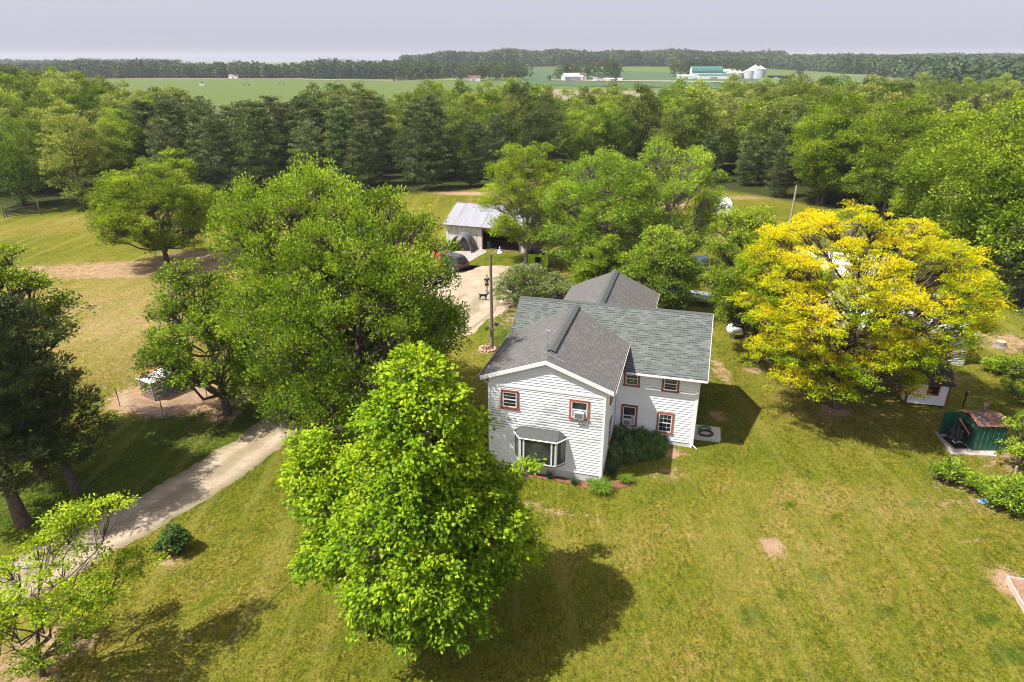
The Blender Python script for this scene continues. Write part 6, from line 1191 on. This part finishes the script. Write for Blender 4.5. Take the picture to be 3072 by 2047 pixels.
# ---------------------------------------------------------------- far farmsteads
def wpos(u, Y): x, y = AZY(u, Y); return Vector((x, y, tz(x, y)))
def gbarn(name, u, Y, L_, Dp_, He, Hr, rz, mw, mroof, label, cat='barn', arch=False, lean=None, win=0):
    t = thing(name, wpos(u, Y), rz, label, cat); prof = [(-Dp_ / 2, 0), (Dp_ / 2, 0), (Dp_ / 2, He)] + ([(Dp_ / 2 * math.cos(a), He + (Hr - He) * math.sin(a)) for a in np.linspace(.25, math.pi - .25, 9)] if arch else [(0, Hr)]) + [(-Dp_ / 2, He)]
    mb = MB(); P0 = [(-L_ / 2, y, z) for y, z in prof]; P1 = [(L_ / 2, y, z) for y, z in prof]; mb.face(P0[::-1]); mb.face(P1); mb.face([P0[1], P1[1], P1[2], P0[2]][::-1]); mb.face([P0[-1], P1[-1], P1[0], P0[0]][::-1]); mb.build('wall', mw, t)
    mb = MB(); top = prof[2:]; 
    for (y0, z0), (y1, z1) in zip(top[:-1], top[1:]): mb.slab([(-L_ / 2 - .4, y0 * 1.03, z0 + .25), (L_ / 2 + .4, y0 * 1.03, z0 + .25), (L_ / 2 + .4, y1 * 1.03, z1 + .25), (-L_ / 2 - .4, y1 * 1.03, z1 + .25)], .2)
    mb.build('roof', mroof, t)
    mb = MB(); mb.box(-L_ * .12, L_ * .12, -Dp_ / 2 - .08, -Dp_ / 2 - .01, 0, He * .7); mb.build('door', M_found if mw is not M_white else M_metal, t)
    return t
M_groof = plain('green_metal_roof', (.06, .18, .14), (.05, .15, .12), .5, .3); M_grey = plain('grey_steel', (.5, .52, .56), (.42, .44, .48), .5, .2); M_brick = plain('dark_red_brick', (.2, .08, .06), (.16, .07, .06), .8, .3)
gbarn('dairy_barn', 1622, 815, 34, 15, 6, 12.5, -.06, M_white, M_groof, 'far white barn with tall green curved roof', arch=True)
gbarn('barn_annex', 1640, 790, 32, 6, 3.4, 5, -.06, M_white, M_groof, 'low green roofed annex along the front of the far barn', 'barn'); gbarn('storage_shed', 1575, 795, 17, 8, 3.0, 4.2, -.04, M_white, M_white, 'low white shed left of the far green roofed barn', 'shed')
gbarn('storage_shed', 1664, 870, 14, 10, 5.5, 8, .1, M_grey, M_grey, 'grey steel shed behind the far green roofed barn', 'shed'); gbarn('storage_shed', 1782, 800, 16, 5, 2.0, 3.0, 0, M_dark, M_black, 'low dark open shed right of the grain bins', 'shed')
for i, (u, Y, rd, h, lab) in enumerate([(1678, 800, 4.2, 6.5, 'leftmost of the far grain bins'), (1687, 830, 4.2, 6.5, 'second grain bin from the left, partly behind the first'), (1698, 810, 4.0, 6.5, 'squat grain bin third from the left'), (1714, 810, 3.6, 7, 'narrow grain bin left of the two big ones'), (1723, 805, 5.0, 8.5, 'fat grain bin touching the tallest pair on its left'), (1733, 840, 5.2, 10.5, 'tall grain bin set behind the largest one'), (1745, 800, 6.6, 10, 'largest and rightmost of the far grain bins')]):
    t = thing('grain_bin', wpos(u, Y), 0, lab, 'grain bin', 'grain bins of the far farm'); mb = MB(); mb.lathe([(rd, 0), (rd, h)], (0, 0, 0), 20); mb.build('wall', M_grey, t); mb = MB(); mb.lathe([(rd + .25, h), (.6, h + rd * .5), (.5, h + rd * .5 + .6)], (0, 0, 0), 20); mb.build('roof', M_white, t)
gbarn('farm_shed', 1312, 745, 17, 12, 4, 7.5, .3, M_grey, M_grey, 'light grey gabled shed among trees in the middle distance', 'shed'); gbarn('farm_shed', 1328, 757, 10, 7, 3, 5, .1, M_white, M_grey, 'small white shed right of the light grey gabled shed', 'shed'); gbarn('farmhouse_far', 1337, 775, 9, 8, 4, 6.5, .2, M_white, M_brick, 'white far house behind the small white shed', 'house')
gbarn('farmhouse_far', 1088, 745, 14, 8, 3, 5.2, .05, M_white, M_brick, 'white far house at the foot of the low wooded hill', 'house'); gbarn('farm_shed', 1375, 735, 10, 6, 2.5, 4, 0, M_white, M_metal, 'low pale shed right of the dark round tree in the middle distance', 'shed'); gbarn('farm_shed', 1405, 740, 22, 5, 2, 2.8, 0, M_white, M_white, 'long very low white structure in the middle distance', 'shed')
gbarn('roadside_house', 538, 900, 12, 8, 3, 5, 0, M_white, M_metal, 'small pale building by the lane in front of the left tree belt', 'house')
# irrigation boom crossing the far field
ib = thing('irrigation_boom', wpos(462, 640), 0, 'white and grey centre pivot of the irrigation line in the far left field', 'irrigation'); mb = MB(); mb.box(-2.5, 2.5, -1.5, 1.5, 0, 2.2); mb.build('pivot_base', M_found, ib)
o0 = wpos(462, 640); M_ir = plain('dark_irrigation_steel', (.12, .12, .12), (.09, .09, .09), .7); mb = MB(); mb.box(-1.0, 1.0, -1.0, 1.0, 2.2, 3.2); mb.build('cabinet', M_ir, ib)
for u, Y in ((563, 655), (645, 680), (716, 700), (775, 720), (830, 740)):
    q = wpos(u, Y) - o0; mb = MB()
    mb.tube([(q.x - 2.2, q.y, 0), (q.x, q.y, 3.6)], .13, 4); mb.tube([(q.x + 2.2, q.y, 0), (q.x, q.y, 3.6)], .13, 4)
    for s in (-2.2, 2.2): mb.tube([(q.x + s, q.y - .2, .7), (q.x + s, q.y + .2, .7)], .7, 10)
    mb.build('tower', M_ir, ib)
q = wpos(830, 740) - o0; mb = MB(); mb.tube([(0, 0, 3.6), tuple(Vector((q.x, q.y, 3.7)))], .07, 4); mb.build('pipe', M_metal, ib)
# ---------------------------------------------------------------- loose grass on the near lawn (uncountable)
rg = np.random.default_rng(31); n = 190000
Yg = 12 + 40 * rg.random(n) ** 1.35; Xg = Yg * rg.uniform(-.95, .95, n)
pth = [D(-330, 1480), D(-90, 1392), D(60, 1322), D(229, 1236), D(347, 1170), D(440, 1118), D(600, 1012), D(740, 905), D(880, 830), D(1000, 776)]
dmin = np.full(n, 1e9)
for a, b in zip(pth[:-1], pth[1:]):
    d_ = b - a; t_ = np.clip(((Xg - a.x) * d_.x + (Yg - a.y) * d_.y) / (d_.x ** 2 + d_.y ** 2), 0, 1); dmin = np.minimum(dmin, np.hypot(Xg - a.x - t_ * d_.x, Yg - a.y - t_ * d_.y))
lx = (Xg - HX) * math.cos(HYAW) + (Yg - HY) * math.sin(HYAW); ly = -(Xg - HX) * math.sin(HYAW) + (Yg - HY) * math.cos(HYAW)
inh = ((lx > -7.0) & (lx < .1) & (ly > -.9) & (ly < 25)) | ((lx > -7) & (lx < 5.0) & (ly > 5.1) & (ly < 25)) | ((lx > 4.7) & (lx < 6.7) & (ly > 6.2) & (ly < 7.8))
Xi = np.clip(np.searchsorted(xs, Xg), 0, len(xs) - 1); Yi = np.clip(np.searchsorted(ys, Yg), 0, len(ys) - 1)
keep = (dmin > 1.75) & ~inh & (dirt[Yi, Xi] < .45); Xg = Xg[keep]; Yg = Yg[keep]; lv = lush[Yi, Xi][keep]; n = len(Xg)
hgt = rg.uniform(.04, .11, n) * (1 + (Yg > 35) * .4); dv = unit(np.stack([rg.normal(0, .55, n), rg.normal(0, .55, n), np.ones(n) * .9], 1)); C = np.stack([Xg, Yg, hgt * .4], 1)
o = link_mesh('grass', leaf_mesh('grass', C, dv, unit(rg.normal(size=(n, 3)) * [1, 1, .2]), hgt, rg.uniform(.02, .05, n), np.clip(.25 + lv * .6 + rg.normal(0, .25, n), 0, 1)), leafmat('grass_blade', (.42, .34, .10), (.22, .24, .03), (.09, .16, .012), .3)); tag(o, 'short mown grass tufts over the lawn', 'grass', kind='stuff')
